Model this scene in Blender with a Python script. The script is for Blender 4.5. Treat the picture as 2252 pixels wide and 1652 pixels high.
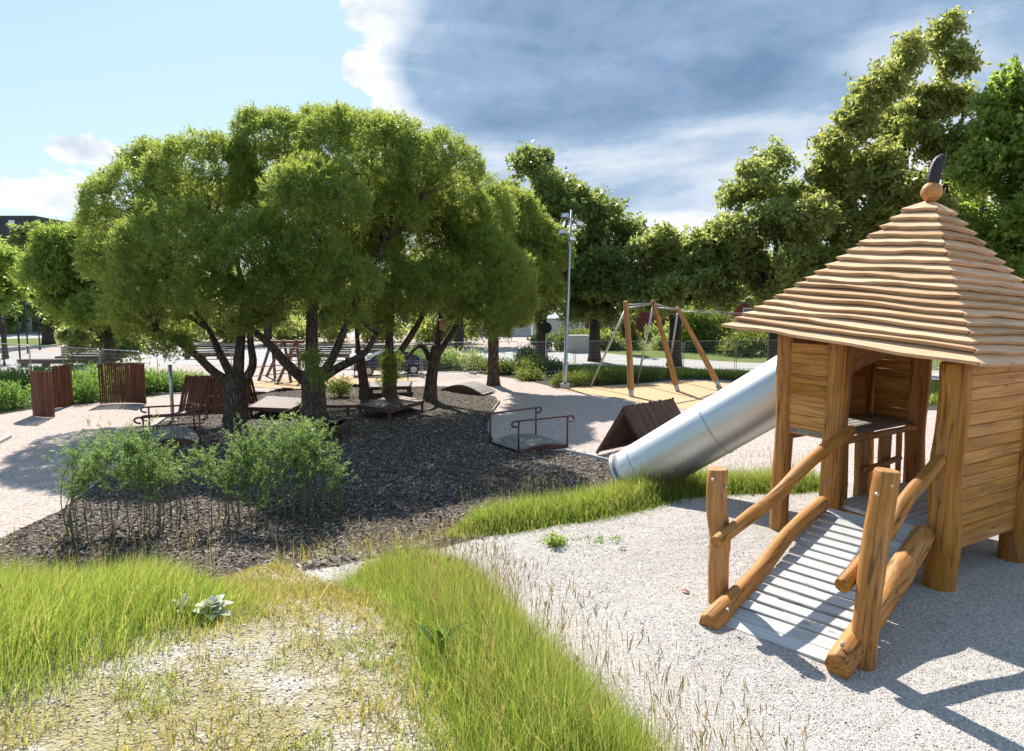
import bpy, bmesh, math, random
import numpy as np
from mathutils import Vector, Matrix
from mathutils.geometry import delaunay_2d_cdt

for o in list(bpy.data.objects):
    bpy.data.objects.remove(o)
S = bpy.context.scene
COL = S.collection
R = math.radians

# ------------------------------------------------------------------ camera
F_PX, CU, CV = 1500.0, 1125.5, 826.0
TH = math.atan(156 / 1500)
CZ = 4.3
cam_d = bpy.data.cameras.new('camera')
cam_d.sensor_width = 36.0
cam_d.lens = 36.0 * 1500 / 2251
cam_d.clip_start = 0.05
cam_d.clip_end = 3000
cam = bpy.data.objects.new('camera', cam_d)
cam.location = (0, 0, CZ)
cam.rotation_euler = (math.pi / 2 - TH, 0, 0)
COL.objects.link(cam)
S.camera = cam

# ------------------------------------------------------------------ light
SUN_EL, SUN_AZ = R(44), R(-17)          # azimuth from +Y, positive to +X
sd = Vector((math.sin(SUN_AZ) * math.cos(SUN_EL), math.cos(SUN_AZ) * math.cos(SUN_EL), math.sin(SUN_EL)))
sun_d = bpy.data.lights.new('sun', 'SUN')
sun_d.energy = 4.6
sun_d.angle = R(0.53)
sun_d.color = (1.0, 0.94, 0.85)
sun = bpy.data.objects.new('sun', sun_d)
sun.rotation_euler = (-sd).to_track_quat('-Z', 'Y').to_euler()
sun.location = (-10, 40, 60)
COL.objects.link(sun)
S.view_settings.view_transform = 'Standard'
S.view_settings.look = 'None'
S.view_settings.exposure = 1.12
S.view_settings.gamma = 1.0
S.view_settings.use_curve_mapping = False
S.cycles.max_bounces = 6
S.cycles.diffuse_bounces = 3
S.cycles.glossy_bounces = 3
S.cycles.transmission_bounces = 4
S.cycles.transparent_max_bounces = 6
S.cycles.use_denoising = True
S.cycles.sample_clamp_indirect = 8

# ------------------------------------------------------------------ node helper
class NT:
    def __init__(self, tree):
        self.t = tree
    def n(self, typ, ins=None, **kw):
        nd = self.t.nodes.new(typ)
        for k, v in kw.items():
            setattr(nd, k, v)
        if ins:
            for k, v in ins.items():
                s = nd.inputs[k]
                if isinstance(v, bpy.types.NodeSocket):
                    self.t.links.new(v, s)
                else:
                    s.default_value = v
        return nd
    def math(self, op, a, b=None, c=None, clamp=False):
        nd = self.t.nodes.new('ShaderNodeMath')
        nd.operation = op
        nd.use_clamp = clamp
        for i, v in enumerate((a, b, c)):
            if v is None: continue
            if isinstance(v, bpy.types.NodeSocket): self.t.links.new(v, nd.inputs[i])
            else: nd.inputs[i].default_value = v
        return nd.outputs[0]
    def mix(self, fac, a, b, blend='MIX'):
        nd = self.t.nodes.new('ShaderNodeMix')
        nd.data_type = 'RGBA'
        nd.blend_type = blend
        for k, v in ((0, fac), (6, a), (7, b)):
            if isinstance(v, bpy.types.NodeSocket): self.t.links.new(v, nd.inputs[k])
            else:
                if k and len(v) == 3: v = (*v, 1)
                nd.inputs[k].default_value = v
        return nd.outputs[2]
    def ramp(self, fac, stops, interp='LINEAR'):
        nd = self.t.nodes.new('ShaderNodeValToRGB')
        nd.color_ramp.interpolation = interp
        el = nd.color_ramp.elements
        while len(el) < len(stops): el.new(0.5)
        for e, (p, c) in zip(el, stops):
            e.position = p
            e.color = (c, c, c, 1) if not isinstance(c, (tuple, list)) else (*c[:3], 1)
        self.t.links.new(fac, nd.inputs[0])
        return nd.outputs[0]
    def link(self, a, b):
        self.t.links.new(a, b)

# ------------------------------------------------------------------ sky with clouds
world = bpy.data.worlds.new('World')
S.world = world
world.use_nodes = True
w = NT(world.node_tree)
for nd in list(world.node_tree.nodes):
    world.node_tree.nodes.remove(nd)
sky = w.n('ShaderNodeTexSky')
sky.sky_type = 'NISHITA'
sky.sun_disc = False
sky.sun_elevation = SUN_EL
sky.sun_rotation = SUN_AZ
sky.air_density = 1.0
sky.dust_density = 1.2
sky.ozone_density = 2.0
tc = w.n('ShaderNodeTexCoord')
sep = w.n('ShaderNodeSeparateXYZ', {0: tc.outputs['Generated']})
X, Y, Z = sep.outputs
zc = w.math('MAXIMUM', w.math('ADD', Z, 0.10), 0.05)
px = w.math('DIVIDE', X, zc)
py = w.math('DIVIDE', Y, zc)
proj = w.n('ShaderNodeCombineXYZ', {0: px, 1: py, 2: 0.0}).outputs[0]
az = w.math('ARCTAN2', X, Y)
el = w.math('ARCSINE', Z)
ang = w.n('ShaderNodeCombineXYZ', {0: az, 1: w.math('MULTIPLY', el, 1.6), 2: 0.3}).outputs[0]
n1 = w.n('ShaderNodeTexNoise', {'Vector': ang, 'Scale': 5.5, 'Detail': 10.0, 'Roughness': 0.60, 'Distortion': 0.25}).outputs[0]
n3c = w.n('ShaderNodeTexNoise', {'Vector': w.n('ShaderNodeMapping', {'Vector': ang, 'Rotation': (0, 0, .5), 'Scale': (2.2, 6.0, 1)}).outputs[0], 'Scale': 1.0, 'Detail': 6.0, 'Roughness': 0.5, 'Distortion': 0.6}).outputs[0]
n2 = w.n('ShaderNodeTexNoise', {'Vector': proj, 'Scale': 0.55, 'Detail': 8.0, 'Roughness': 0.55, 'Distortion': 0.4}).outputs[0]
def blob(a0, e0, ra, re, amp, tilt=0.0):
    da = w.math('SUBTRACT', az, a0)
    de = w.math('SUBTRACT', el, e0)
    if tilt:
        c, s = math.cos(tilt), math.sin(tilt)
        da, de = (w.math('ADD', w.math('MULTIPLY', da, c), w.math('MULTIPLY', de, s)),
                  w.math('SUBTRACT', w.math('MULTIPLY', de, c), w.math('MULTIPLY', da, s)))
    q = w.math('ADD', w.math('POWER', w.math('ABSOLUTE', w.math('DIVIDE', da, ra)), 2.0),
               w.math('POWER', w.math('ABSOLUTE', w.math('DIVIDE', de, re)), 2.0))
    return w.math('MULTIPLY', w.math('EXPONENT', w.math('MULTIPLY', q, -1.0)), amp)
def px_ang(u, v):
    d = Vector(((u - CU) / F_PX, math.cos(TH) + (CV - v) / F_PX * math.sin(TH), -math.sin(TH) + (CV - v) / F_PX * math.cos(TH))).normalized()
    return math.atan2(d.x, d.y), math.asin(d.z)
def pblob(u, v, ru, rv, amp, tilt=0.0):
    a, e = px_ang(u, v)
    return blob(a, e, ru / F_PX, rv / F_PX, amp, tilt)
blobs = [pblob(1330, 150, 330, 190, 0.62), pblob(1640, 170, 520, 170, 0.55), pblob(1020, 60, 170, 150, 0.40),
         pblob(930, 180, 90, 110, 0.26), pblob(1150, 330, 230, 60, 0.30), pblob(1500, 440, 420, 70, 0.40), pblob(1250, 430, 200, 60, .2),
         pblob(2050, 120, 500, 260, 0.42), pblob(790, 20, 55, 30, 0.22), pblob(770, 150, 26, 34, 0.20),
         pblob(225, 330, 100, 46, 0.30), pblob(150, 322, 50, 30, 0.2), pblob(40, 425, 120, 40, 0.27), pblob(150, 440, 70, 30, .18), pblob(1060, 370, 90, 50, 0.26),
         blob(1.3, 0.6, 0.8, 0.6, 0.30), blob(2.6, 0.35, 0.9, 0.35, 0.22), blob(-1.9, 0.3, 0.7, 0.25, 0.16), blob(0.4, 1.05, 0.6, 0.3, 0.12)]
acc = blobs[0]
for b in blobs[1:]:
    acc = w.math('ADD', acc, b)
acc = w.math('MINIMUM', acc, 0.66)
n4 = w.n('ShaderNodeTexNoise', {'Vector': ang, 'Scale': 19.0, 'Detail': 7.0, 'Roughness': 0.58, 'Distortion': 0.5}).outputs[0]
fine = w.math('MULTIPLY', w.math('SUBTRACT', n4, 0.5), 0.42)
dens = w.math('ADD', w.math('ADD', acc, fine), w.math('ADD', w.math('MULTIPLY', w.math('SUBTRACT', n1, 0.5), 0.78),
                                 w.math('MULTIPLY', w.math('SUBTRACT', n2, 0.5), 0.25)))
cover = w.n('ShaderNodeMapRange', {'Value': dens, 1: 0.18, 2: 0.265, 3: 0.0, 4: 1.0}, interpolation_type='SMOOTHSTEP').outputs[0]
lowf = w.n('ShaderNodeMapRange', {'Value': el, 1: 0.10, 2: 0.24, 3: 0.30, 4: 0.0}).outputs[0]
dcol = w.math('ADD', w.math('SUBTRACT', dens, lowf), w.math('MULTIPLY', w.math('SUBTRACT', n3c, 0.5), 1.0))
cloudcol = w.ramp(dcol, [(0.16, (6.3, 6.4, 6.5)), (0.38, (5.8, 6.0, 6.3)), (0.50, (4.1, 4.75, 5.6)), (0.66, (2.2, 3.1, 4.35)), (0.92, (1.2, 1.95, 3.05))])
clear = w.mix(0.80, sky.outputs[0], w.ramp(el, [(0.0, (5.0, 5.6, 5.9)), (0.18, (3.7, 5.2, 6.0)), (0.45, (2.5, 4.3, 5.9)), (1.0, (1.8, 3.3, 5.6))]))
shade = w.ramp(w.math('ADD', w.math('MULTIPLY', n4, .6), w.math('MULTIPLY', n1, .4)), [(.36, (.66, .74, .84)), (.52, (1.0, 1.0, 1.0)), (.66, (1.12, 1.11, 1.09))])
cloudcol = w.mix(1.0, cloudcol, shade, 'MULTIPLY')
skycol = w.mix(cover, clear, cloudcol)
horizon = w.n('ShaderNodeMapRange', {'Value': el, 1: -0.02, 2: 0.05, 3: 0.0, 4: 1.0}).outputs[0]
skycol = w.mix(horizon, (6.0, 6.2, 6.2), skycol)
bg = w.n('ShaderNodeBackground', {'Color': skycol, 'Strength': 0.076})
out = w.n('ShaderNodeOutputWorld', {'Surface': bg.outputs[0]})

# ------------------------------------------------------------------ pixel -> place helpers (used once, at build time, to lay the plan out)
def ray(u, v):
    a = (u - CU) / F_PX
    b = (CV - v) / F_PX
    d = math.cos(TH) + b * math.sin(TH)
    return a / d, (-math.sin(TH) + b * math.cos(TH)) / d
def at(u, v, Yd):
    x, z = ray(u, v)
    return Vector((x * Yd, Yd, CZ + z * Yd))
def gz(u, v, z0=0.0):
    x, z = ray(u, v)
    Yd = (z0 - CZ) / z
    return Vector((x * Yd, Yd, z0))

# ------------------------------------------------------------------ terrain
PLZ = 1.9
edge_px = [(640, 1280), (700, 1268), (800, 1246), (900, 1226), (1000, 1206), (1080, 1190), (1200, 1172), (1300, 1152), (1400, 1129), (1500, 1106), (1560, 1097), (1700, 1090), (1800, 1086)]
far_edge = [tuple(gz(u, v, PLZ))[:2] for u, v in edge_px]
plateau = np.array(far_edge + [(5.2, 9.1), (7.5, 9.6), (10.5, 8.6), (12, 5), (11, -4), (-1.5, -4), (-1.9, 4.5)])
def poly_sd(P, x, y):
    """signed distance to polygon, negative inside"""
    x = np.asarray(x, float); y = np.asarray(y, float)
    d = np.full(x.shape, 1e9); inside = np.zeros(x.shape, bool)
    n = len(P)
    for i in range(n):
        ax, ay = P[i]; bx, by = P[(i + 1) % n]
        ex, ey = bx - ax, by - ay
        t = np.clip(((x - ax) * ex + (y - ay) * ey) / (ex * ex + ey * ey + 1e-12), 0, 1)
        d = np.minimum(d, np.hypot(x - ax - t * ex, y - ay - t * ey))
        c = ((ay > y) != (by > y)) & (x < (bx - ax) * (y - ay) / (by - ay + 1e-12) + ax)
        inside ^= c
    return np.where(inside, -d, d)
DR = np.array([0, 1.5, 3, 4.2, 5, 6.5, 8, 9.5, 12])
DZ = np.array([2.82, 2.74, 2.46, 2.02, 1.62, .9, .3, 0, 0])
def terr(x, y):
    x = np.asarray(x, float); y = np.asarray(y, float)
    sx = np.where(x > -1.6, 0.8, 1.2)
    r = np.hypot((x + 1.6) / sx, y - 1.0)
    dome = np.interp(r, DR, DZ)
    for k in (-.35, .35):
        dome = dome + np.interp(np.maximum(r + k, 0), DR, DZ)
    dome /= 3
    d = poly_sd(plateau, x, y)
    t = np.clip(d / 4.2, 0, 1)
    pl = PLZ * (1 - t * t * (3 - 2 * t))
    k = .22
    h = np.clip(.5 + .5 * (dome - pl) / k, 0, 1)
    z = pl * (1 - h) + dome * h + k * h * (1 - h)
    z = z - np.where(np.maximum(dome, pl) < .3, k * .25 * np.clip(1 - np.maximum(dome, pl) / .3, 0, 1), 0)
    near = np.clip((z - .3) / 1.0, 0, 1)
    z = z + near * (0.018 * np.sin(x * 2.3 + y * 1.1) + 0.014 * np.sin(x * 1.2 - y * 2.9 + 1) + 0.008 * np.sin(5.1 * x + 1.7) * np.sin(4.3 * y))
    far = np.clip(1 - near, 0, 1) * np.clip((70 - y) / 20, 0, 1)
    z = z + far * 0.02 * np.sin(x * .7 + 1.3) * np.sin(y * .55)
    return np.maximum(z, -0.03)
def tz(x, y):
    return float(terr(x, y))
def gt(u, v):
    x, z = ray(u, v)
    ys = np.concatenate([np.arange(1.2, 16, .02), np.arange(16, 80, .1), np.arange(80, 400, 1.0)])
    zz = CZ + z * ys - terr(x * ys, ys)
    i = np.argmax(zz < 0)
    if zz[i] >= 0: i = len(ys) - 1
    Yd = ys[i]
    return Vector((x * Yd, Yd, CZ + z * Yd))

# ------------------------------------------------------------------ object helpers
def tag(o, label=None, cat=None, group=None, kind=None):
    if label: o['label'] = label
    if cat: o['category'] = cat
    if group: o['group'] = group
    if kind: o['kind'] = kind
    return o
WM = {}
def empty(name, loc, label, cat, group=None, rz=0.0):
    o = bpy.data.objects.new(name, None)
    o.empty_display_size = 0.2
    o.location = loc
    o.rotation_euler = (0, 0, rz)
    COL.objects.link(o)
    WM[o.name] = Matrix.Translation(Vector(loc)) @ Matrix.Rotation(rz, 4, 'Z')
    return tag(o, label, cat, group)
def link(name, me, parent=None, frame=None):
    o = bpy.data.objects.new(name, me)
    COL.objects.link(o)
    frame = frame if frame is not None else Matrix.Identity(4)
    WM[o.name] = frame
    if parent is not None:
        o.parent = parent
        o.matrix_basis = WM[parent.name].inverted() @ frame
    else:
        o.matrix_basis = frame
    return o
def mesh(name, V, Fc, mat, smooth=False):
    me = bpy.data.meshes.new(name)
    me.from_pydata([tuple(v) for v in V], [], Fc)
    if mat: me.materials.append(mat)
    if smooth:
        me.polygons.foreach_set('use_smooth', [True] * len(me.polygons))
    me.update()
    return me
def mk(name, V, Fc, mat, parent=None, smooth=False, frame=None):
    """verts in world space unless a frame is given"""
    if frame is None and parent is not None:
        frame = Matrix.Translation(WM[parent.name].to_translation())
        t = frame.to_translation()
        V = [Vector(v) - t for v in V]
    elif frame is None:
        c = sum((Vector(v) for v in V), Vector()) / len(V)
        frame = Matrix.Translation(c)
        V = [Vector(v) - c for v in V]
    return link(name, mesh(name, V, Fc, mat, smooth), parent, frame)
def fast(name, V, Q, mat, attr=None, nper=4):
    """big mesh from numpy: V (n,3), Q (m,nper)"""
    me = bpy.data.meshes.new(name)
    me.vertices.add(len(V)); me.vertices.foreach_set('co', np.ascontiguousarray(V, np.float32).ravel())
    me.loops.add(Q.size); me.loops.foreach_set('vertex_index', np.ascontiguousarray(Q, np.int32).ravel())
    me.polygons.add(len(Q)); me.polygons.foreach_set('loop_start', np.arange(0, Q.size, nper, dtype=np.int32))
    me.update(calc_edges=True)
    if attr is not None:
        for nm, arr in attr.items():
            a = me.attributes.new(nm, 'FLOAT', 'POINT')
            a.data.foreach_set('value', np.ascontiguousarray(arr, np.float32))
    me.materials.append(mat)
    return me
def frame_x(p0, p1, up=Vector((0, 0, 1))):
    p0, p1 = Vector(p0), Vector(p1)
    x = (p1 - p0).normalized()
    up = Vector(up)
    if abs(x.dot(up)) > .98: up = Vector((0, 1, 0))
    y = up.cross(x).normalized()
    z = x.cross(y)
    m = Matrix((x, y, z)).transposed().to_4x4()
    m.translation = p0
    return m
def plank(name, p0, p1, w_, t_, mat, parent=None, up=(0, 0, 1), ch=.006, wob=0.0, seg=1, rng=random, round_=False):
    """board from p0 to p1, w_ across (local Y), t_ thick (local Z along up), chamfered edges, optional live edge"""
    fr = frame_x(p0, p1, up)
    L = (Vector(p1) - Vector(p0)).length
    V, Fc = [], []
    hw, ht = w_ / 2, t_ / 2
    c = min(ch, hw * .45, ht * .45)
    prof = [(-hw + c, -ht), (hw - c, -ht), (hw, -ht + c), (hw, ht - c), (hw - c, ht), (-hw + c, ht), (-hw, ht - c), (-hw, -ht + c)]
    for i in range(seg + 1):
        x = L * i / seg
        a, b = (rng.uniform(-wob, wob), rng.uniform(-wob, wob)) if wob else (0, 0)
        for (y, z) in prof:
            V.append((x, y + (a if y > 0 else b), z))
    for i in range(seg):
        for k in range(8):
            Fc.append((i * 8 + k, i * 8 + (k + 1) % 8, (i + 1) * 8 + (k + 1) % 8, (i + 1) * 8 + k)[::-1])
    Fc.append(tuple(range(8)))
    Fc.append(tuple(range(seg * 8 + 7, seg * 8 - 1, -1)))
    return mk(name, V, Fc, mat, parent, False, fr)
def spline(pts, n):
    P = [Vector(p) for p in pts]
    if len(P) == 2:
        return [P[0].lerp(P[1], i / n) for i in range(n + 1)]
    P = [P[0] * 2 - P[1]] + P + [P[-1] * 2 - P[-2]]
    out_ = []
    m = len(P) - 3
    for i in range(n + 1):
        t = i / n * m
        k = min(int(t), m - 1)
        f = t - k
        a, b, c, d = P[k:k + 4]
        out_.append(0.5 * ((2 * b) + (c - a) * f + (2 * a - 5 * b + 4 * c - d) * f * f + (3 * b - a - 3 * c + d) * f ** 3))
    return out_
def tube(pts, rad, n=8, V=None, Fc=None, cap=True, wob=0.0, rng=random, ph=0.0, flat=1.0):
    """append a tube along pts (world) to V,Fc"""
    V = [] if V is None else V; Fc = [] if Fc is None else Fc
    P = [Vector(p) for p in pts]
    m = len(P)
    b0 = len(V)
    t0 = (P[1] - P[0]).normalized()
    ref = Vector((0, 0, 1)) if abs(t0.z) < .9 else Vector((1, 0, 0))
    u_ = ref.cross(t0).normalized()
    lob = [rng.uniform(-1, 1) for _ in range(n)]
    for i in range(m):
        t = (P[min(i + 1, m - 1)] - P[max(i - 1, 0)]).normalized()
        u_ = (u_ - t * u_.dot(t)).normalized()
        v_ = t.cross(u_)
        r = rad[i] if hasattr(rad, '__len__') else rad
        for k in range(n):
            a = 2 * math.pi * k / n + ph
            rr = r * (1 + wob * (.6 * lob[k] + .4 * rng.uniform(-1, 1)))
            V.append(P[i] + u_ * (math.cos(a) * rr) + v_ * (math.sin(a) * rr * flat))
    for i in range(m - 1):
        for k in range(n):
            Fc.append((b0 + i * n + k, b0 + i * n + (k + 1) % n, b0 + (i + 1) * n + (k + 1) % n, b0 + (i + 1) * n + k))
    if cap:
        Fc.append(tuple(b0 + k for k in range(n))[::-1])
        Fc.append(tuple(b0 + (m - 1) * n + k for k in range(n)))
    return V, Fc
def log(name, pts, rad, mat, parent=None, n=12, seg=10, wob=.05, rng=random, bevel=True, flat=1.0):
    fr = frame_x(pts[0], pts[-1])
    inv = fr.inverted()
    P = [inv @ p for p in spline(pts, seg)]
    m = len(P)
    rs = [rad if not hasattr(rad, '__len__') else np.interp(i / (m - 1), np.linspace(0, 1, len(rad)), rad) for i in range(m)]
    rs = [r * (1 + wob * .5 * math.sin(i * 1.9 + rng.random())) for i, r in enumerate(rs)]
    if bevel:
        P = [P[0], P[0].lerp(P[1], .12)] + P[1:-1] + [P[-1].lerp(P[-2], .12), P[-1]]
        rs = [rs[0] * .9, rs[0]] + rs[1:-1] + [rs[-1], rs[-1] * .9]
    V, Fc = tube(P, rs, n, wob=wob, rng=rng, flat=flat)
    return mk(name, V, Fc, mat, parent, True, fr)
def flat_caps(o):
    """flat shading on end caps"""
    for p in o.data.polygons:
        if len(p.vertices) > 4: p.use_smooth = False
    return o
def box_part(name, lo, hi, mat, parent=None, rz=0.0, org=None, V=None):
    (x0, y0, z0), (x1, y1, z1) = lo, hi
    Vb = [(x0, y0, z0), (x1, y0, z0), (x1, y1, z0), (x0, y1, z0), (x0, y0, z1), (x1, y0, z1), (x1, y1, z1), (x0, y1, z1)]
    Fb = [(3, 2, 1, 0), (4, 5, 6, 7), (0, 1, 5, 4), (1, 2, 6, 5), (2, 3, 7, 6), (3, 0, 4, 7)]
    if parent is not None:
        return mk(name, Vb, Fb, mat, parent, False, WM[parent.name])      # local coords of the thing
    return mk(name, Vb, Fb, mat, None, False)
def boxes(Vl, Fl, lo, hi):
    (x0, y0, z0), (x1, y1, z1) = lo, hi
    b = len(Vl)
    Vl += [(x0, y0, z0), (x1, y0, z0), (x1, y1, z0), (x0, y1, z0), (x0, y0, z1), (x1, y0, z1), (x1, y1, z1), (x0, y1, z1)]
    Fl += [tuple(b + q for q in f) for f in ((3, 2, 1, 0), (4, 5, 6, 7), (0, 1, 5, 4), (1, 2, 6, 5), (2, 3, 7, 6), (3, 0, 4, 7))]
def kids(o):
    return [c for c in bpy.data.objects if c.parent == o]
def copy_tree(o, loc, rz=0.0, parent=None, ch=None):
    """a thing with copies of its parts and sub-parts"""
    c = o.copy(); COL.objects.link(c)
    if parent is None and loc is not None:
        c.location = loc; c.rotation_euler = (0, 0, rz)
    elif parent is not None:
        c.parent = parent
    for k in (CHILD.get(o.name) or []):
        copy_tree(k, None, 0, c)
    return c
CHILD = {}
def index_children(o):
    ks = kids(o)
    CHILD[o.name] = ks
    for k in ks: index_children(k)

# ------------------------------------------------------------------ materials
def new_mat(name):
    m = bpy.data.materials.new(name)
    m.use_nodes = True
    t = NT(m.node_tree)
    b = m.node_tree.nodes['Principled BSDF']
    return m, t, b
def obj_coord(t, stretch=(1, 1, 1), rnd=True):
    c = t.n('ShaderNodeTexCoord').outputs['Object']
    mp = t.n('ShaderNodeMapping', {'Vector': c, 'Scale': stretch})
    if rnd:
        oi = t.n('ShaderNodeObjectInfo').outputs['Random']
        off = t.n('ShaderNodeCombineXYZ', {0: t.math('MULTIPLY', oi, 37.0), 1: t.math('MULTIPLY', oi, 17.0), 2: t.math('MULTIPLY', oi, 91.0)}).outputs[0]
        return t.n('ShaderNodeVectorMath', {0: mp.outputs[0], 1: off}).outputs[0], oi
    return mp.outputs[0], None
def wood(name, cA, cB, cC, rough=.6, stretch=(1.2, 16, 16), bump=.25, vary=.25, spec=.3, crack=.35, weather=.15):
    """long grain along local X"""
    m, t, b = new_mat(name)
    v, oi = obj_coord(t, stretch)
    g = t.n('ShaderNodeTexNoise', {'Vector': v, 'Scale': 1.6, 'Detail': 7.0, 'Roughness': .62, 'Distortion': .9}).outputs[0]
    v2, _ = obj_coord(t, (.8, 2.2, 2.2))
    g2 = t.n('ShaderNodeTexNoise', {'Vector': v2, 'Scale': 1.3, 'Detail': 3.0}).outputs[0]
    col = t.ramp(g, [(.30, cA), (.5, cB), (.68, cC)])
    col = t.mix(t.math('MULTIPLY', g2, .45), col, cA, 'MULTIPLY')
    val = t.math('ADD', t.math('MULTIPLY', oi, vary), 1 - vary / 2)
    hsv = t.n('ShaderNodeHueSaturation', {'Color': col, 'Value': val, 'Saturation': t.math('ADD', t.math('MULTIPLY', oi, -.12), 1.05)})
    # knots
    kn = t.n('ShaderNodeTexVoronoi', {'Vector': obj_coord(t, (1.3, 3.4, 3.4))[0], 'Scale': 1.7}).outputs[0]
    kf = t.ramp(kn, [(.05, .55), (.11, 1.0)])
    col = t.mix(1.0, hsv.outputs[0], kf, 'MULTIPLY')
    cr = t.n('ShaderNodeTexNoise', {'Vector': obj_coord(t, (.55, 13, 13))[0], 'Scale': 1.0, 'Detail': 2.0, 'Distortion': .5}).outputs[0]
    crk = t.ramp(t.math('ABSOLUTE', t.math('SUBTRACT', cr, .5)), [(.0, 1 - crack), (.012, 1 - crack * .5), (.022, 1.0)])
    col = t.mix(1.0, col, crk, 'MULTIPLY')
    wth = t.n('ShaderNodeTexNoise', {'Vector': obj_coord(t, (1.1, 3, 3))[0], 'Scale': 2.3, 'Detail': 6.0, 'Roughness': .7}).outputs[0]
    col = t.mix(t.math('MULTIPLY', t.ramp(wth, [(.5, 0.0), (.75, 1.0)]), weather), col, (.30, .24, .17))
    t.link(col, b.inputs['Base Color'])
    b.inputs['Roughness'].default_value = rough
    b.inputs['Specular IOR Level'].default_value = spec
    bp = t.n('ShaderNodeBump', {'Height': g, 'Strength': bump, 'Distance': .01})
    t.link(bp.outputs[0], b.inputs['Normal'])
    return m
def plain(name, c, rough=.6, metal=0.0, var=.12, scale=6.0, bump=0.0, spec=.4):
    m, t, b = new_mat(name)
    v, oi = obj_coord(t)
    g = t.n('ShaderNodeTexNoise', {'Vector': v, 'Scale': scale, 'Detail': 6.0, 'Roughness': .6}).outputs[0]
    lo = tuple(q * (1 - var) for q in c); hi = tuple(min(1, q * (1 + var)) for q in c)
    t.link(t.ramp(g, [(.3, lo), (.7, hi)]), b.inputs['Base Color'])
    b.inputs['Roughness'].default_value = rough
    b.inputs['Metallic'].default_value = metal
    b.inputs['Specular IOR Level'].default_value = spec
    if bump:
        bp = t.n('ShaderNodeBump', {'Height': g, 'Strength': bump, 'Distance': .02})
        t.link(bp.outputs[0], b.inputs['Normal'])
    return m
def leafm(name, dark, light, trans, rough=.45, tf=.45):
    """leaf: diffuse + light passing through, colour varies leaf by leaf"""
    m, t, b = new_mat(name)
    a = t.n('ShaderNodeAttribute', attribute_name='rnd').outputs['Fac']
    col = t.mix(a, dark, light)
    tr = t.mix(a, tuple(q * .75 for q in trans), trans)
    t.link(col, b.inputs['Base Color'])
    b.inputs['Roughness'].default_value = rough
    b.inputs['Specular IOR Level'].default_value = .35
    tl = t.n('ShaderNodeBsdfTranslucent', {'Color': tr})
    mx = t.n('ShaderNodeMixShader', {0: tf, 1: b.outputs[0], 2: tl.outputs[0]})
    t.link(mx.outputs[0], m.node_tree.nodes['Material Output'].inputs['Surface'])
    return m
def ground(name, cols, sc, pebble=60.0, bump=.5, patch=.35, patch_col=(.3, .26, .2), dist=.02, contrast=.5, lo=.25, pr=(.42, .66)):
    """loose gravel: pebbles of several tones, patches, relief"""
    m, t, b = new_mat(name)
    c = t.n('ShaderNodeTexCoord').outputs['Object']
    vo = t.n('ShaderNodeTexVoronoi', {'Vector': c, 'Scale': pebble, 'Randomness': 1.0})
    sep_ = t.n('ShaderNodeSeparateColor', {0: vo.outputs['Color']})
    peb = t.ramp(sep_.outputs[0], [(i / (len(cols) - 1), q) for i, q in enumerate(cols)])
    edge = t.ramp(vo.outputs['Distance'], [(lo, 1.0), (.85, 1 - contrast)])
    col = t.mix(1.0, peb, edge, 'MULTIPLY')
    n_ = t.n('ShaderNodeTexNoise', {'Vector': c, 'Scale': sc, 'Detail': 8.0, 'Roughness': .62}).outputs[0]
    col = t.mix(t.math('MULTIPLY', t.ramp(n_, [(pr[0], 0.0), (pr[1], 1.0)]), patch), col, patch_col)
    n3 = t.n('ShaderNodeTexNoise', {'Vector': c, 'Scale': pebble * .4, 'Detail': 5.0, 'Roughness': .7}).outputs[0]
    col = t.mix(.8, col, t.ramp(n3, [(.3, .62), (.7, 1.25)]), 'MULTIPLY')
    t.link(col, b.inputs['Base Color'])
    b.inputs['Roughness'].default_value = .95
    b.inputs['Specular IOR Level'].default_value = .15
    h = t.math('ADD', t.math('MULTIPLY', vo.outputs['Distance'], -1.0), t.math('MULTIPLY', n3, .8))
    bp = t.n('ShaderNodeBump', {'Height': h, 'Strength': bump, 'Distance': dist})
    n5 = t.n('ShaderNodeTexNoise', {'Vector': c, 'Scale': 5.0, 'Detail': 3.0, 'Roughness': .55}).outputs[0]
    bp2 = t.n('ShaderNodeBump', {'Height': n5, 'Strength': .6, 'Distance': .05, 'Normal': bp.outputs[0]})
    t.link(bp2.outputs[0], b.inputs['Normal'])
    return m

M = {}
M['amber'] = wood('oiled_amber_wood', (.27, .106, .023), (.48, .215, .047), (.60, .30, .085), .6, (1.0, 13, 13), .5, .3, .25, .7, .35)
M['plank'] = wood('oiled_wall_board', (.33, .135, .03), (.55, .255, .056), (.66, .335, .088), .6, (1.0, 18, 18), .3, .45, .25, .4, .2)
M['shingle'] = wood('fresh_sawn_board', (.46, .28, .15), (.62, .42, .25), (.70, .505, .33), .75, (1.2, 20, 20), .3, .42, .2, .3, .3)
M['grey_deck'] = wood('weathered_grey_board', (.40, .40, .39), (.52, .52, .505), (.60, .595, .58), .75, (1.0, 22, 22), .25, .2)
M['brown'] = wood('reddish_brown_slat', (.10, .033, .016), (.165, .056, .028), (.22, .082, .042), .6, (1.2, 14, 14), .25, .4)
M['dark_wood'] = wood('dark_brown_board', (.06, .03, .022), (.11, .057, .042), (.16, .09, .07), .65, (1.2, 14, 14), .25, .35)
M['grey_wood'] = wood('greyed_board', (.15, .135, .12), (.23, .21, .19), (.3, .28, .25), .75, (1.2, 14, 14), .25, .3)
M['steel'] = plain('brushed_steel', (.55, .55, .535), .46, 1.0, .05, 3.0, .03)
M['galv'] = plain('galvanised_steel', (.42, .44, .45), .45, .8, .12, 9.0)
M['rail'] = plain('oxide_red_paint', (.085, .026, .022), .4, 0.0, .1)
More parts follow.
